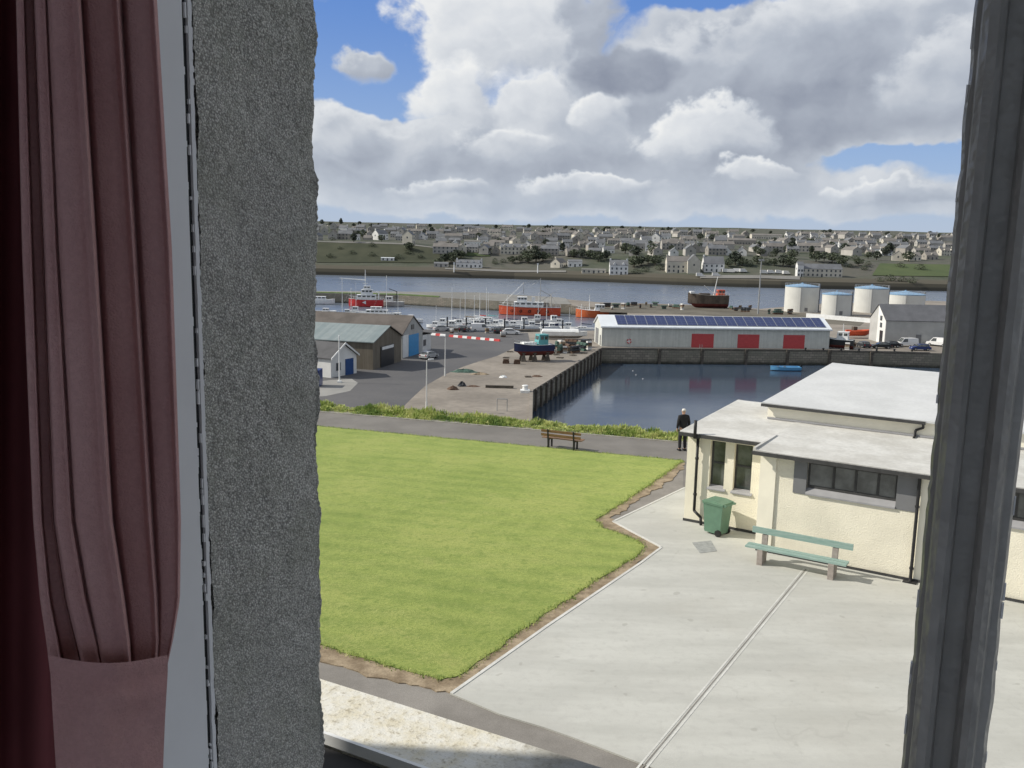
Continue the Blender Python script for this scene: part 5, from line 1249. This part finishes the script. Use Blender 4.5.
for i, (x_, y_) in enumerate(spots):
    p = at(x_, y_, QZ); s_ = random.uniform(.8, 1.25)
    pier_ = y_ < 320
    lab = 'stack of dark creels on the rough ground behind the solar shed' if pier_ else 'stack of creels in the clutter beside the navy boat on stands'
    grp = 'creel stacks behind the solar shed' if pier_ else 'creel stacks on the quay beside the boat'
    if i < 4: o = crs[i]; o.location = p; o['label'] = lab; o['group'] = grp; o.rotation_euler = (0, 0, random.uniform(0, 3))
    else: o = dup(crs[i % 4], p, random.uniform(0, 3), lab, grp, s_)
def heap(name, px_, py_, r, h, mat_, lab, cat, seed, sx_=1.0):
    p = at(px_, py_, QZ); b = MB(); n = 18; rr = random.Random(seed)
    prof = [(1.0, 0), (.85, .35), (.55, .75), (.2, 1.0), (.02, 1.02)]; pts = []
    for (q, z) in prof:
        for i in range(n):
            a = i / n * 6.2832; k = 1 + .3 * noise.noise(Vector((math.cos(a) * 1.5 + seed, math.sin(a) * 1.5, z * 2)))
            pts.append((q * r * k * math.cos(a) * sx_, q * r * k * math.sin(a), z * h * (1 + .3 * rr.uniform(-1, 1))))
    b.add(pts, [(j * n + i, j * n + (i + 1) % n, (j + 1) * n + (i + 1) % n, (j + 1) * n + i) for j in range(4) for i in range(n)])
    o = b.build(name, mat_, None, False); o.location = p; return tag(o, lab, cat)
heap('net_heap', 464, 372, 1.0, .45, mt['net_green'], 'spread of green fishing net on the concrete quay', 'fishing net', 2, 2.2)
heap('rope_heap', 480, 374.5, .5, .3, mt['net_tan'], 'pale coil of rope right of the green net on the quay', 'rope', 5, 3.2)
heap('chain_heap', 453, 389.5, .7, .5, mt['rust'], 'rusty red brown heap of chain on the concrete quay', 'chain', 7, 1.2)
heap('chain_heap', 462, 386, .7, .6, mt['car_dark'], 'dark heap of chain beside the rusty chain on the quay', 'chain', 9, 1.0)
heap('rope_heap', 503, 377.5, .5, .35, mt['white'], 'small white bundle lying on the quay above the dark beam', 'bundle', 4, 1.3)
heap('iron_scrap', 537, 376.5, .7, .2, mt['rust'], 'flat rusty scrap lying near the edge of the basin', 'scrap', 6, 1.4)
heap('iron_scrap', 473, 386.5, .5, .18, mt['rust'], 'low rusty scrap right of the dark chain heap', 'scrap', 8, 2.2)
b = MB(); b.box(-2.1, 2.1, -.2, .2, 0, .35); b.box(-2.1, 2.1, -.28, .28, .35, .4); p = at(499.5, 388, QZ); o = b.build('timber_beam', mt['timber']); o.location = p; o.rotation_euler = (0, 0, R_(-2)); tag(o, 'long dark beam lying flat on the concrete quay', 'beam')
b = MB(); b.box(-.7, .7, -.7, .7, 0, .4); b.lathe([(.4, .4), (.35, .9), (.48, 1.0), (.4, 1.1)], n=12); p = at(525, 392.5, QZ); o = b.build('bollard', mt['white']); o.location = p; tag(o, 'white mooring bollard at the near corner of the basin wall', 'bollard')
t_ = thing('rail_frame', 'thin grey pipe frame standing on the quay by the weedy terrace edge', 'frame', at(497, 411, QZ), 0)
b = MB(); b.tube((0, 0, 0), (0, 0, 1.6), .05); b.tube((1.3, 0, 0), (1.3, 0, 1.6), .05); b.tube((0, 0, 1.6), (1.3, 0, 1.6), .05); b.build('pipe', mt['steel'], t_)
for i, (x_, y_, h_) in enumerate([(513, 363.5, .5), (524, 364, .5)]):
    b = MB(); b.box(-.6, .6, -.35, .35, 0, h_); b.box(-.5, .5, -.3, .3, h_, h_ + .3); p = at(x_ - 7, y_, QZ); o = b.build('timber_block', mt['rust']); o.location = p; tag(o, ('low rusty block stack left of the stands under the navy boat', 'rusty block stack close under the bow of the navy boat')[i], 'blocks')

def box_stack():
    t_ = thing('fish_box_stack', '', 'fish boxes'); r = random.Random(len(bpy.data.objects)); cs_ = ['h_grey', 'h_white', 'net_tan', 'rust']
    for k in range(r.randint(3, 5)):
        dx, dy = r.uniform(-.06, .06), r.uniform(-.05, .05); z = .02 + k * .28; b = MB()
        b.box(dx - .4, dx + .4, dy - .25, dy + .25, z, z + .04); b.box(dx - .4, dx + .4, dy - .25, dy - .22, z + .04, z + .27); b.box(dx - .4, dx + .4, dy + .22, dy + .25, z + .04, z + .27); b.box(dx - .4, dx - .37, dy - .22, dy + .22, z + .04, z + .27); b.box(dx + .37, dx + .4, dy - .22, dy + .22, z + .04, z + .27)
        b.build('fish_box', mt[cs_[r.randint(0, 3)]], t_)
    return t_
bsx = [box_stack() for _ in range(3)]
for i, (x_, y_) in enumerate([(549, 350.5), (553, 353.5), (565, 353.2), (570, 352.4), (578, 352), (589, 349.5), (563, 349.2), (560, 345), (847, 350), (853, 349), (612, 309.5), (623, 309), (646, 306.2), (670, 307), (682, 309.8), (740, 309), (452, 333), (456, 334.2), (487, 333.2), (503, 337)]):
    lab, grp = ('stack of fish boxes among the creels beside the navy boat on stands', 'fish boxes on the quay beside the boat') if 540 < x_ < 600 else (('stack of fish boxes near the grey fishing boat on the hard', 'fish boxes by the shed end') if x_ > 800 else (('stack of fish boxes on the rough ground behind the solar shed', 'fish boxes behind the solar shed') if y_ < 320 else ('stack of fish boxes at the marina edge behind the striped barrier', 'fish boxes at the marina edge')))
    p = at(x_, y_, QZ)
    if i < 3: o = bsx[i]; o.location = p; o['label'] = lab; o['group'] = grp
    else: dup(bsx[i % 3], p, random.uniform(0, 3), lab, grp, random.uniform(1.0, 1.5))
pm_ = MB()
for k in range(5): pm_.box(-.6, .6, -.5 + k * .225, -.4 + k * .225, .12, .15)
for x in (-.55, 0, .45): pm_.box(x, x + .1, -.5, .5, 0, .119)
first = None
for i, (x_, y_) in enumerate([(556, 355), (573, 355.5), (584, 353.5), (541, 354), (510, 352), (506, 358), (528, 377), (560, 358)]):
    o = first.copy() if first else pm_.build('pallet', mt['timber'])
    if first: COL.objects.link(o)
    first = first or o; o.location = at(x_, y_, QZ); o.rotation_euler = (0, 0, random.uniform(0, 3)); tag(o, 'weathered wooden pallet lying on the concrete quay near the boat on stands', 'pallet', 'pallets on the quay')
# bollards along the basin edge
bo = MB(); bo.lathe([(.22, 0), (.18, .35), (.28, .45), (.2, .55)], n=10); first = None
a = Vector(c_in); c = Vector(c_r); nn_ = Vector((-(c - a).normalized().y, (c - a).normalized().x))
for k in range(7):
    o = first.copy() if first else bo.build('bollard', mt['black'])
    if first: COL.objects.link(o)
    first = first or o; p = a.lerp(c, .62 + .055 * k) + nn_ * .9; o.location = (p.x, p.y, QZ + .1); tag(o, 'small black mooring bollard on the quay edge in front of the grey store', 'bollard', 'black bollards on the quay edge')
# small floats in the basin
fm = MB(); fm.lathe([(.02, -.16), (.12, -.1), (.17, 0), (.12, .1), (.02, .16)], n=10); first = None
for x_, y_ in ((633, 371), (636, 375), (643, 379)):
    o = first.copy() if first else fm.build('mooring_buoy', mt['grey_sill'])
    if first: COL.objects.link(o)
    first = first or o; o.location = at(x_, y_, WZ); tag(o, 'small pale grey mooring buoy floating in the dark basin', 'buoy', 'pale buoys in the basin')

# ------------------------------------------------------------------ far shore
SH_ = [(-3000, 640), (-400, 600), (-121, 595), (-1, 592), (54, 575), (113, 549), (153, 542), (255, 548), (500, 560), (3000, 700)]
def shore(x):
    for (a, ya), (c, yc) in zip(SH_, SH_[1:]):
        if x <= c: return ya + (yc - ya) * (x - a) / (c - a)
    return 700
def terr_h(x, y):
    q = y - shore(x)
    if q < 0: return WZ - 4
    lf_ = max(0, min(1, (-x - 20) / 60.0))                   # steep green brae on the left
    top = -1.5 + 5.5 * lf_
    tab = [(0, -16.9), (2, -12.8), (10, -11.6), (28, -10), (66, top), (260, 7 + 1.5 * lf_), (620, 20), (1000, 33), (1150, 36.5), (1500, 34), (9000, 20)]
    for (a, za), (c, zc) in zip(tab, tab[1:]):
        if q <= c:
            z = za + (zc - za) * (q - a) / (c - a); break
    else: z = 20
    k = min(1, max(0, (q - 40) / 120))
    z += k * (2.2 * noise.noise(Vector((x * .006, y * .006, 0))) + .9 * noise.noise(Vector((x * .02, y * .02, 3)))) + (2.5 * min(1, max(0, x / 400)) if q > 500 else 0)
    return z
def hit(px_, py_):
    d_ = ray(px_, py_); h_ = math.hypot(d_.x, d_.y); d_ = d_ / h_; r = 520.0
    while r < 2600:
        p = Vector((d_.x * r, d_.y * r, EYE + d_.z * r))
        if p.y > shore(p.x) and p.z <= terr_h(p.x, p.y): return Vector((p.x, p.y, terr_h(p.x, p.y)))
        r += 2.0
    return None
ys_ = [0, .01, 2, 4, 10, 18, 28, 40, 52, 66, 85, 110, 140, 180, 220, 260, 320, 380, 440, 500, 560, 620, 700, 780, 860, 940, 1000, 1080, 1150, 1250, 1500, 2200, 4000, 8000]
xs_ = [-5000, -3500, -2500, -1800, -1300, -1000] + [-900 + 20 * i for i in range(106)] + [1300, 1600, 2000, 2600, 3500, 5000]
tb_ = MB(); n = len(xs_)
for q in ys_:
    for x in xs_:
        y = shore(x) + q; tb_.v.append((x, y, terr_h(x, y - .001) if q == 0 else terr_h(x, y)))
for j in range(len(ys_) - 1):
    for i in range(n - 1): tb_.f.append((j * n + i, j * n + i + 1, (j + 1) * n + i + 1, (j + 1) * n + i)); tb_.m.append(0)
def hill_mat():
    mt_, nt, b, vec = base('hillside', True)
    a = nt.noise(vec, .012, 5, .65); g = nt.noise(vec, .05, 5, .7); f = nt.noise(vec, .3, 3, .7)
    c = nt.mix(nt.ramp(a, .38, .62), (.082, .094, .068), (.118, .115, .102))  # hill tones lightened, distance haze put into the colour
    c = nt.mix(nt.ramp(g, .45, .65) * .7, c, (.060, .072, .052))
    c = nt.mix(nt.ramp(f, .5, .75) * .5, c, (.14, .125, .10))
    sp_ = nt.new('ShaderNodeSeparateXYZ'); nt.l.new(vec, sp_.inputs[0]); z = X(nt, sp_.outputs[2])
    low_ = nt.ramp(z, -10.2, -11.5)
    c = nt.mix(low_ * .8, c, (.10, .088, .07))
    c = nt.mix(nt.ramp(z, -14.2, -15.6), c, (.045, .044, .038))
    nt.val(b.inputs['Base Color'], c); b.inputs['Roughness'].default_value = .95; b.inputs['Specular IOR Level'].default_value = .1
    return mt_
mt['hill'] = hill_mat()
struct(tb_.build('far_hillside', mt['hill'], recalc=False))
def patch(name, outline, mat_, lift=.35):
    pts = [hit(*q) for q in outline]
    if any(p is None for p in pts): return
    b = MB(); nu, nv = 24, 6
    # bilinear quad over the terrain
    a, c, d_, e_ = pts
    for j in range(nv + 1):
        for i in range(nu + 1):
            u, v = i / nu, j / nv; p = a.lerp(c, u).lerp(e_.lerp(d_, u), v); b.v.append((p.x, p.y, terr_h(p.x, p.y) + lift))
    n_ = nu + 1; b.f = [(j * n_ + i, j * n_ + i + 1, (j + 1) * n_ + i + 1, (j + 1) * n_ + i) for j in range(nv) for i in range(nu)]; b.m = [0] * len(b.f)
    return struct(b.build(name, mat_, recalc=False))
mt['far_grass'] = M('far_grass', (.036, .043, .025), .95, .2, .05, col2=(.062, .066, .040), world=True)
mt['far_field'] = M('far_field', (.060, .085, .034), .95, .2, .03, col2=(.085, .11, .045), world=True)
mt['far_road'] = M('far_road', (.19, .185, .175), .9, .1, .05, world=True)
patch('green_brae', [(316, 263), (440, 264), (440, 250), (316, 243)], mt['far_grass'])
patch('field', [(872, 276), (950, 277), (950, 265), (880, 264)], mt['far_field'])
patch('field', [(462, 256), (490, 257), (490, 252), (462, 251)], mt['far_field'])
patch('shore_road', [(445, 269.9), (566, 273), (566, 271.2), (445, 268.4)], mt['far_road'])
patch('shore_road', [(700, 279), (800, 280.5), (800, 277), (700, 275.5)], mt['far_road'])
patch('brae_road', [(316, 243.0), (440, 250), (440, 248.7), (316, 241.8)], mt['far_road'], .5)

def far_house(L, Wd, H, RH, wall, roof_, chim=2, win=True, dorm=0, label='', cat='house', name='house'):
    t_ = thing(name, label, cat); ro = gable(t_, L, Wd, H, RH, mt[wall], mt[roof_], .15, .15)
    for k in range(chim):
        x = (-L / 2 + .5) if k == 0 else (L / 2 - .5)
        b = MB(); b.box(x - .45, x + .45, -.4, .4, H + RH - .6, H + RH + 1.1); b.build('chimney', mt[wall], ro)
    if win:
        nw = max(2, int(L / 2.6)); rows_ = 2 if H > 4.5 else 1
        for rr in range(rows_):
            for i in range(nw):
                x = -L / 2 + L * (i + .5) / nw; z0 = .9 + rr * 2.6; b = MB(); isdoor = rr == 0 and i == nw // 2
                b.box(x - .5, x + .5, -Wd / 2 - .06, -Wd / 2 - .002, .05 if isdoor else z0, z0 + 1.3); b.build('door' if isdoor else 'window', mt['far_window'], t_)
        for s in (-1, 1):
            b = MB(); b.box(s * (L / 2 + .03) - .027, s * (L / 2 + .03) + .027, -.5, .5, H * .62, H * .62 + 1.2); b.build('window', mt['far_window'], t_)
    for k in range(dorm):
        x = -L / 2 + L * (k + .5) / dorm; b = MB(); b.prism([(x - .8, H - .2), (x + .8, H - .2), (x + .8, H + 1.0), (x, H + 1.8), (x - .8, H + 1.0)], -Wd / 2 + .1, -.3, 'y'); b.build('dormer', mt[wall], ro)
    return t_
# houses one can tell apart
rnd = random.Random(21)
taken = []
def landmark(px0, px1, py, H, RH, wall, roof_, lab, rz=0, Wd=7, chim=2, dorm=0, name='house', cat='house'):
    p = hit((px0 + px1) / 2, py); L = (px1 - px0) / 900 * p.y
    t_ = far_house(L, Wd, H, RH, wall, roof_, chim, True, dorm, lab, cat, name); t_.location = (p.x, p.y + Wd / 2, p.z - .3)
    t_.rotation_euler = (0, 0, R_(rz)); taken.append(((px0 + px1) / 2, py, (px1 - px0) * .62)); return t_
landmark(456, 482, 268, 3.6, 2.0, 'h_white', 'far_slate', 'white cottage row with small dormers beside the far shore road', -2, 6, 2, 4)
landmark(500, 526, 254.5, 5.4, 2.4, 'h_cream', 'far_slate', 'large cream house with three dormers above the green bank across the river', 4, 8, 2, 3)
landmark(551, 567, 268, 3.4, 2.8, 'h_cream', 'far_brown', 'cream gabled cottage behind the far shore road left of a white shed', 60, 7, 1)
landmark(568, 582, 267.5, 3.8, 1.2, 'h_white', 'far_slate', 'flat white shed just right of the cream gabled cottage on the far shore', 0, 6, 0)
landmark(582, 606, 274, 2.6, .6, 'h_cream', 'far_road', 'low pale walled yard building on the far waterfront', -3, 6, 0)
landmark(610, 628, 275, 6.2, 3.2, 'h_white', 'far_slate', 'tall white house with two dormers standing by the far water', -2, 8, 2, 2)
landmark(667, 690, 273, 7.4, 3.2, 'h_cream', 'far_brown', 'big pale three storey house on the waterfront, long side to the river', -2, 9, 2)
landmark(688, 700, 273.5, 8.0, 4.0, 'h_cream', 'far_slate', 'pale gabled wing joined to the big three storey waterfront house', 88, 8, 0)
landmark(704, 724, 272, 5.4, 4.6, 'h_white', 'far_slate', 'white house with steep dark roof right of the big waterfront house', 0, 9, 1)
landmark(801, 842, 277, 5.2, 3.0, 'h_cream', 'far_slate', 'long cream building with dark roof behind the fuel tanks', 2, 8, 1)
landmark(797, 803, 277, 7.5, 2.0, 'h_white', 'far_slate', 'narrow white tower house at the end of the long cream building', 2, 4, 0)
for k, (x0_, py_) in enumerate([(832, 246.5), (841, 248), (850, 250), (862, 252.5), (873, 254)]):
    landmark(x0_ - 1, x0_ + 7, py_, 4.4, 2.4, 'h_white', 'far_brown', ['leftmost', 'second from the left', 'middle', 'second from the right', 'rightmost'][k] + ' of five bright white stepped terrace houses on the right hillside', -10, 7, 1)
landmark(895, 905, 261, 4.0, 3.2, 'h_cream', 'far_brown', 'cream gabled house at the top left corner of the right hand green field', 70, 8, 1)
landmark(909, 921, 260.5, 3.4, 2.6, 'h_cream', 'far_brown', 'cream house with brown roof above the right hand green field', 3, 8, 1, 1)
landmark(926, 938, 260, 3.4, 2.6, 'h_stone', 'far_brown', 'stone house above the right end of the green field beside the window post', 3, 8, 2, 1)
landmark(930, 944, 247, 3.6, 2.6, 'h_grey', 'far_slate', 'grey house on the upper right hillside close to the window post', 5, 8, 2)
landmark(630, 648, 249, 4.5, 2.8, 'h_grey', 'far_slate', 'long grey house with dark roof up the slope behind the tall white house', -3, 9, 2)
landmark(596, 605, 249, 5.2, 2.8, 'h_white', 'far_slate', 'small bright white house among grey roofs above the far water', 0, 7, 2)
landmark(650, 664, 242, 5.2, 3.4, 'h_white', 'far_slate', 'white gabled house high in the town above the big waterfront house', 70, 9, 1)
landmark(752, 782, 239, 4.5, 1.6, 'h_cream', 'far_brown', 'long low pale building far up the right hillside', 0, 10, 0)
landmark(728, 756, 244.5, 4.2, 1.8, 'h_stone', 'far_brown', 'long stone building with brown roof on the middle of the right hillside', 0, 10, 0)
landmark(662, 684, 250, 5.2, 3.2, 'h_grey', 'far_brown', 'grey pair of gabled houses above the waterfront house', 0, 9, 2, 2)
landmark(464, 480, 246, 3.8, 1.4, 'h_white', 'far_road', 'pale flat roofed building on the slope left of the cream dormered house', 0, 8, 0)
landmark(373, 386, 240, 5.6, 3.2, 'h_white', 'far_slate', 'white gabled house above the top of the left green brae', 50, 8, 2)
landmark(404, 412, 243.5, 6.5, 3.2, 'h_cream', 'far_slate', 'tall cream gabled house at the right end of the brae top road', 75, 8, 1)
landmark(338, 352, 239.5, 5, 2.8, 'h_stone', 'far_slate', 'stone house at the left end of the road along the brae', 0, 8, 2)
landmark(381, 394, 262.2, 2.4, .3, 'h_white', 'white_roof', 'small flat white kiosk at the foot of the left green brae', 0, 4, 0)
landmark(434, 448, 267.5, 2.6, 1.0, 'h_grey', 'far_slate', 'low grey hut by the trees at the foot of the brae', 0, 5, 0)
# repeated houses
temps = []
for i, (L, Wd, H, RH, wl_, rf, ch, dm, word) in enumerate([(11, 7.5, 4.8, 2.8, 'h_grey', 'far_slate', 2, 0, 'grey house with dark slate roof'), (9, 7.5, 3.2, 2.8, 'h_stone', 'far_brown', 1, 1, 'brown stone bungalow'), (13, 8, 4.8, 2.6, 'h_dark', 'far_slate', 2, 0, 'dark stone house with slate roof'),
                                            (9.5, 7, 3.6, 2.7, 'h_white', 'far_slate', 1, 0, 'small white house'), (15, 8, 4.8, 3.0, 'h_cream', 'far_brown', 2, 2, 'cream house with brown roof'), (18, 8, 4.8, 2.6, 'h_grey', 'far_brown', 2, 0, 'long grey terraced house')]):
    temps.append((far_house(L, Wd, H, RH, wl_, rf, ch, True, dm, '', 'house'), word, L))
used = [False] * len(temps); cnt = 0; tries = 0; pos = []
while cnt < 265 and tries < 6000:
    tries += 1
    x_ = rnd.uniform(312, 955); sky_ = 221.5 + (x_ - 320) * .0165; y_ = sky_ + 6 + (rnd.random() ** 1.1) * 25
    lim = 241 if x_ < 440 else 256
    if y_ > lim or (x_ > 840 and y_ > 261): continue
    if any(abs(x_ - a) < r and abs(y_ - b2) < 5.5 for a, b2, r in taken): continue
    sz = 3.4 + (y_ - sky_) * .16
    if any(abs(x_ - a) < sz * 1.25 and abs(y_ - b2) < 2.0 + (y_ - sky_) * .05 for a, b2 in pos): continue
    p = hit(x_, y_)
    if p is None: continue
    k = rnd.choices(range(6), (24, 18, 14, 15, 13, 16))[0]
    t_, word, L = temps[k]; bandn = 'upper' if y_ < sky_ + 13 else 'lower'
    lab = word + ' on the %s slope of the town across the river' % bandn; grp = word + 's on the %s slope of the far town' % bandn
    rz = R_(rnd.choice((-8, 0, 6, 12, 80, 92, 100, 174)) + rnd.uniform(-5, 5)); sc2 = rnd.uniform(.7, 1.0)
    if not used[k]:
        used[k] = True; t_.location = (p.x, p.y, p.z - .3); t_.rotation_euler = (0, 0, rz); t_['label'] = lab; t_['group'] = grp
    else: dup(t_, (p.x, p.y, p.z - .3), rz, lab, grp, sc2)
    pos.append((x_, y_)); cnt += 1
# trees and bushes on the hillside
def tree_temp(h, w_, leaf, seed, n=420, trunk=.25, cone=False):
    t_ = thing('tree', '', 'tree'); r = random.Random(seed); b = MB(); b.tube((0, 0, -.5), (0, 0, h * .5), .35 * h / 9, .15 * h / 9, 7)
    for k in range(5):
        a = k * 1.3 + seed; b.tube((0, 0, h * (.25 + .05 * k)), (math.cos(a) * w_ * .35, math.sin(a) * w_ * .35, h * (.5 + .07 * k)), .12 * h / 9, .04, 5)
    b.build('trunk', mt['bark'], t_)
    b = MB()
    for i in range(n):
        th = r.uniform(0, 6.283); z = r.random(); rad = w_ / 2 * (math.sqrt(max(0, 1 - (2 * z - .9) ** 2 * .9))) * (r.random() ** .45)
        rad *= .75 + .5 * noise.noise(Vector((math.cos(th) * 1.3 + seed, math.sin(th) * 1.3, z * 2.2)))
        c = Vector((rad * math.cos(th), rad * math.sin(th), h * (trunk + (1 - trunk) * z)))
        s = r.uniform(.35, .8) * h / 9
        ax = Vector((r.gauss(0, 1), r.gauss(0, 1), r.gauss(0, 1))).normalized(); e1 = ax.orthogonal().normalized() * s; e2 = ax.cross(e1).normalized() * s * .7
        b.add([c - e1, c - e2 * .8, c + e1, c + e2], [(0, 1, 2, 3)])
    b.build('crown', leaf, t_, recalc=False); return t_
tt = [(tree_temp(9, 8, mt['leaf_dark'], 1), 'dark rounded tree'), (tree_temp(8, 9, mt['leaf_mid'], 2), 'green spreading tree'), (tree_temp(4.0, 7.5, mt['leaf_mid'], 3, 320, .02), 'low green bush'), (tree_temp(11, 6.5, mt['leaf_dark'], 4), 'tall dark tree')]
ut = [False] * 4
TS = [(322, 226, 0), (331, 226, 0), (341, 226, 3), (352, 238, 0), (358, 238, 0), (363, 239, 1), (378, 227, 3), (385, 228, 0), (418, 227, 0), (424, 227.5, 0), (430, 228, 3), (447, 231, 3), (453, 231, 0), (459, 231, 3), (466, 231, 0), (473, 231, 3), (480, 230, 0), (487, 231, 0), (496, 229, 3), (524, 228, 0), (529, 228, 3), (545, 228.5, 0), (552, 229, 3), (560, 229, 0), (566, 229, 3), (603, 232, 0), (609, 231, 3), (616, 231, 0), (622, 232, 3), (640, 229, 0), (668, 231, 3), (674, 231, 0), (824, 233, 0), (830, 233, 0),
      (439, 266, 1), (445, 264, 0), (451, 264, 1), (456, 259, 0), (461, 259, 1), (495, 264, 2), (503, 263, 2), (512, 264, 1), (520, 263, 1), (528, 264, 1), (536, 263, 0), (543, 262, 1), (549, 259, 2), (526, 258, 1), (535, 257, 0), (574, 258, 1), (582, 259, 0), (590, 259, 1), (598, 262, 1), (606, 261, 0), (634, 268, 1), (641, 266, 0), (648, 264, 1), (655, 266, 1), (660, 270, 2), (645, 272, 2), (636, 274, 2), (728, 267, 1), (735, 265, 0), (742, 266, 1), (750, 266, 2), (757, 264, 1), (766, 264, 2), (774, 266, 1), (783, 266, 0), (790, 268, 1), (786, 258, 2), (772, 257, 2), (760, 256, 1), (816, 262, 1), (824, 261, 0), (832, 263, 1), (842, 266, 1), (850, 268, 2), (858, 266, 1), (864, 270, 2), (868, 265, 2), (700, 252, 0), (708, 251, 1), (716, 250, 1), (724, 253, 2), (690, 252, 2), (636, 258, 0), (653, 256, 1), (660, 258, 2), (515, 247, 2), (487, 250, 2), (546, 246, 0), (612, 244, 0), (585, 245, 1), (700, 240, 0), (712, 241, 0), (812, 246, 0), (806, 250, 1), (885, 256, 0), (868, 259, 1), (930, 236, 0), (905, 240, 0), (340, 250, 2), (352, 254, 2), (372, 257, 2), (398, 259, 2), (420, 259, 2), (408, 254, 2), (330, 258, 2), (920, 270, 2), (900, 268, 2), (890, 281, 2), (880, 282, 2), (902, 282, 2), (912, 283, 2)]
for i in range(95):
    x_ = rnd.uniform(318, 950); TS.append((x_, 221.5 + (x_ - 320) * .0165 + 5 + rnd.random() * 26, rnd.choice((0, 1, 2, 2, 2, 3, 1))))
for c_, w_, n_ in ((330, 14, 9), (357, 10, 6), (381, 7, 4), (421, 9, 6), (468, 24, 22), (526, 6, 4), (556, 14, 11), (612, 14, 12), (641, 5, 3), (671, 9, 6), (826, 7, 5), (700, 20, 8), (760, 25, 8), (880, 25, 8)):
    for k in range(int(n_ * .6)):
        x_ = rnd.gauss(c_, w_ * .5); TS.append((x_, 221.5 + (x_ - 320) * .0165 + rnd.uniform(2.2, 6), rnd.choice((0, 3, 0))))
for x_, y_, k in TS:
    p = hit(x_, y_)
    if p is None: continue
    t_, word = tt[k]; bandn = 'along the skyline of the far town' if y_ < 234 else ('near the far shore' if y_ > 255 else 'among the houses across the river')
    lab = word + ' growing ' + bandn; grp = word + 's ' + bandn; s_ = rnd.uniform(.45, .8) if y_ < 252 else rnd.uniform(.6, 1.0); s_ = (s_ * 1.5, s_ * 1.5, s_ * (.75 if y_ < 234 else 1)); rz = rnd.uniform(0, 6.28)
    if not ut[k]: ut[k] = True; t_.location = p; t_.rotation_euler = (0, 0, rz); t_['label'] = lab; t_['group'] = grp
    else: dup(t_, p, rz, lab, grp, s_)
# vans and cars by the far shore: too small to show parts
vm = MB(); vm.prism([(-2.4, .3), (2.4, .3), (2.4, 1.1), (1.6, 1.2), (1.0, 2.2), (-2.4, 2.2)], -.95, .95, 'y'); first = None
for x_, y_ in ((726, 272.5), (731, 272.7), (737, 272.9), (743, 272.5), (764, 274), (771, 274.2), (779, 274), (786, 274.5), (700, 277), (716, 276.5)):
    p = hit(x_, y_); o = first.copy() if first else vm.build('parked_van', mt['h_white'])
    if first: COL.objects.link(o)
    first = first or o; o.location = p + Vector((0, 0, .1)); o.rotation_euler = (0, 0, rnd.uniform(-.3, .3)); tag(o, 'tiny white vehicle parked along the far shore road', 'van', 'vehicles on the far shore')
# marker posts on the far quay wall
mk = MB(); mk.tube((0, 0, 0), (0, 0, 5.5), .35, .3, 8); mk.box(-.5, .5, -.5, .5, 5.5, 6.3)
for i, (x_, y_, lab) in enumerate(((537.5, 278.5, 'white beacon post on the far river wall below the shore road'), (454, 276.5, 'white beacon post on the far river wall under the brae'))):
    p = hit(x_, y_ - 2); o = mk.build('beacon', mt['white']); o.location = p; tag(o, lab, 'beacon')
print('houses', cnt, 'objects', len(bpy.data.objects))
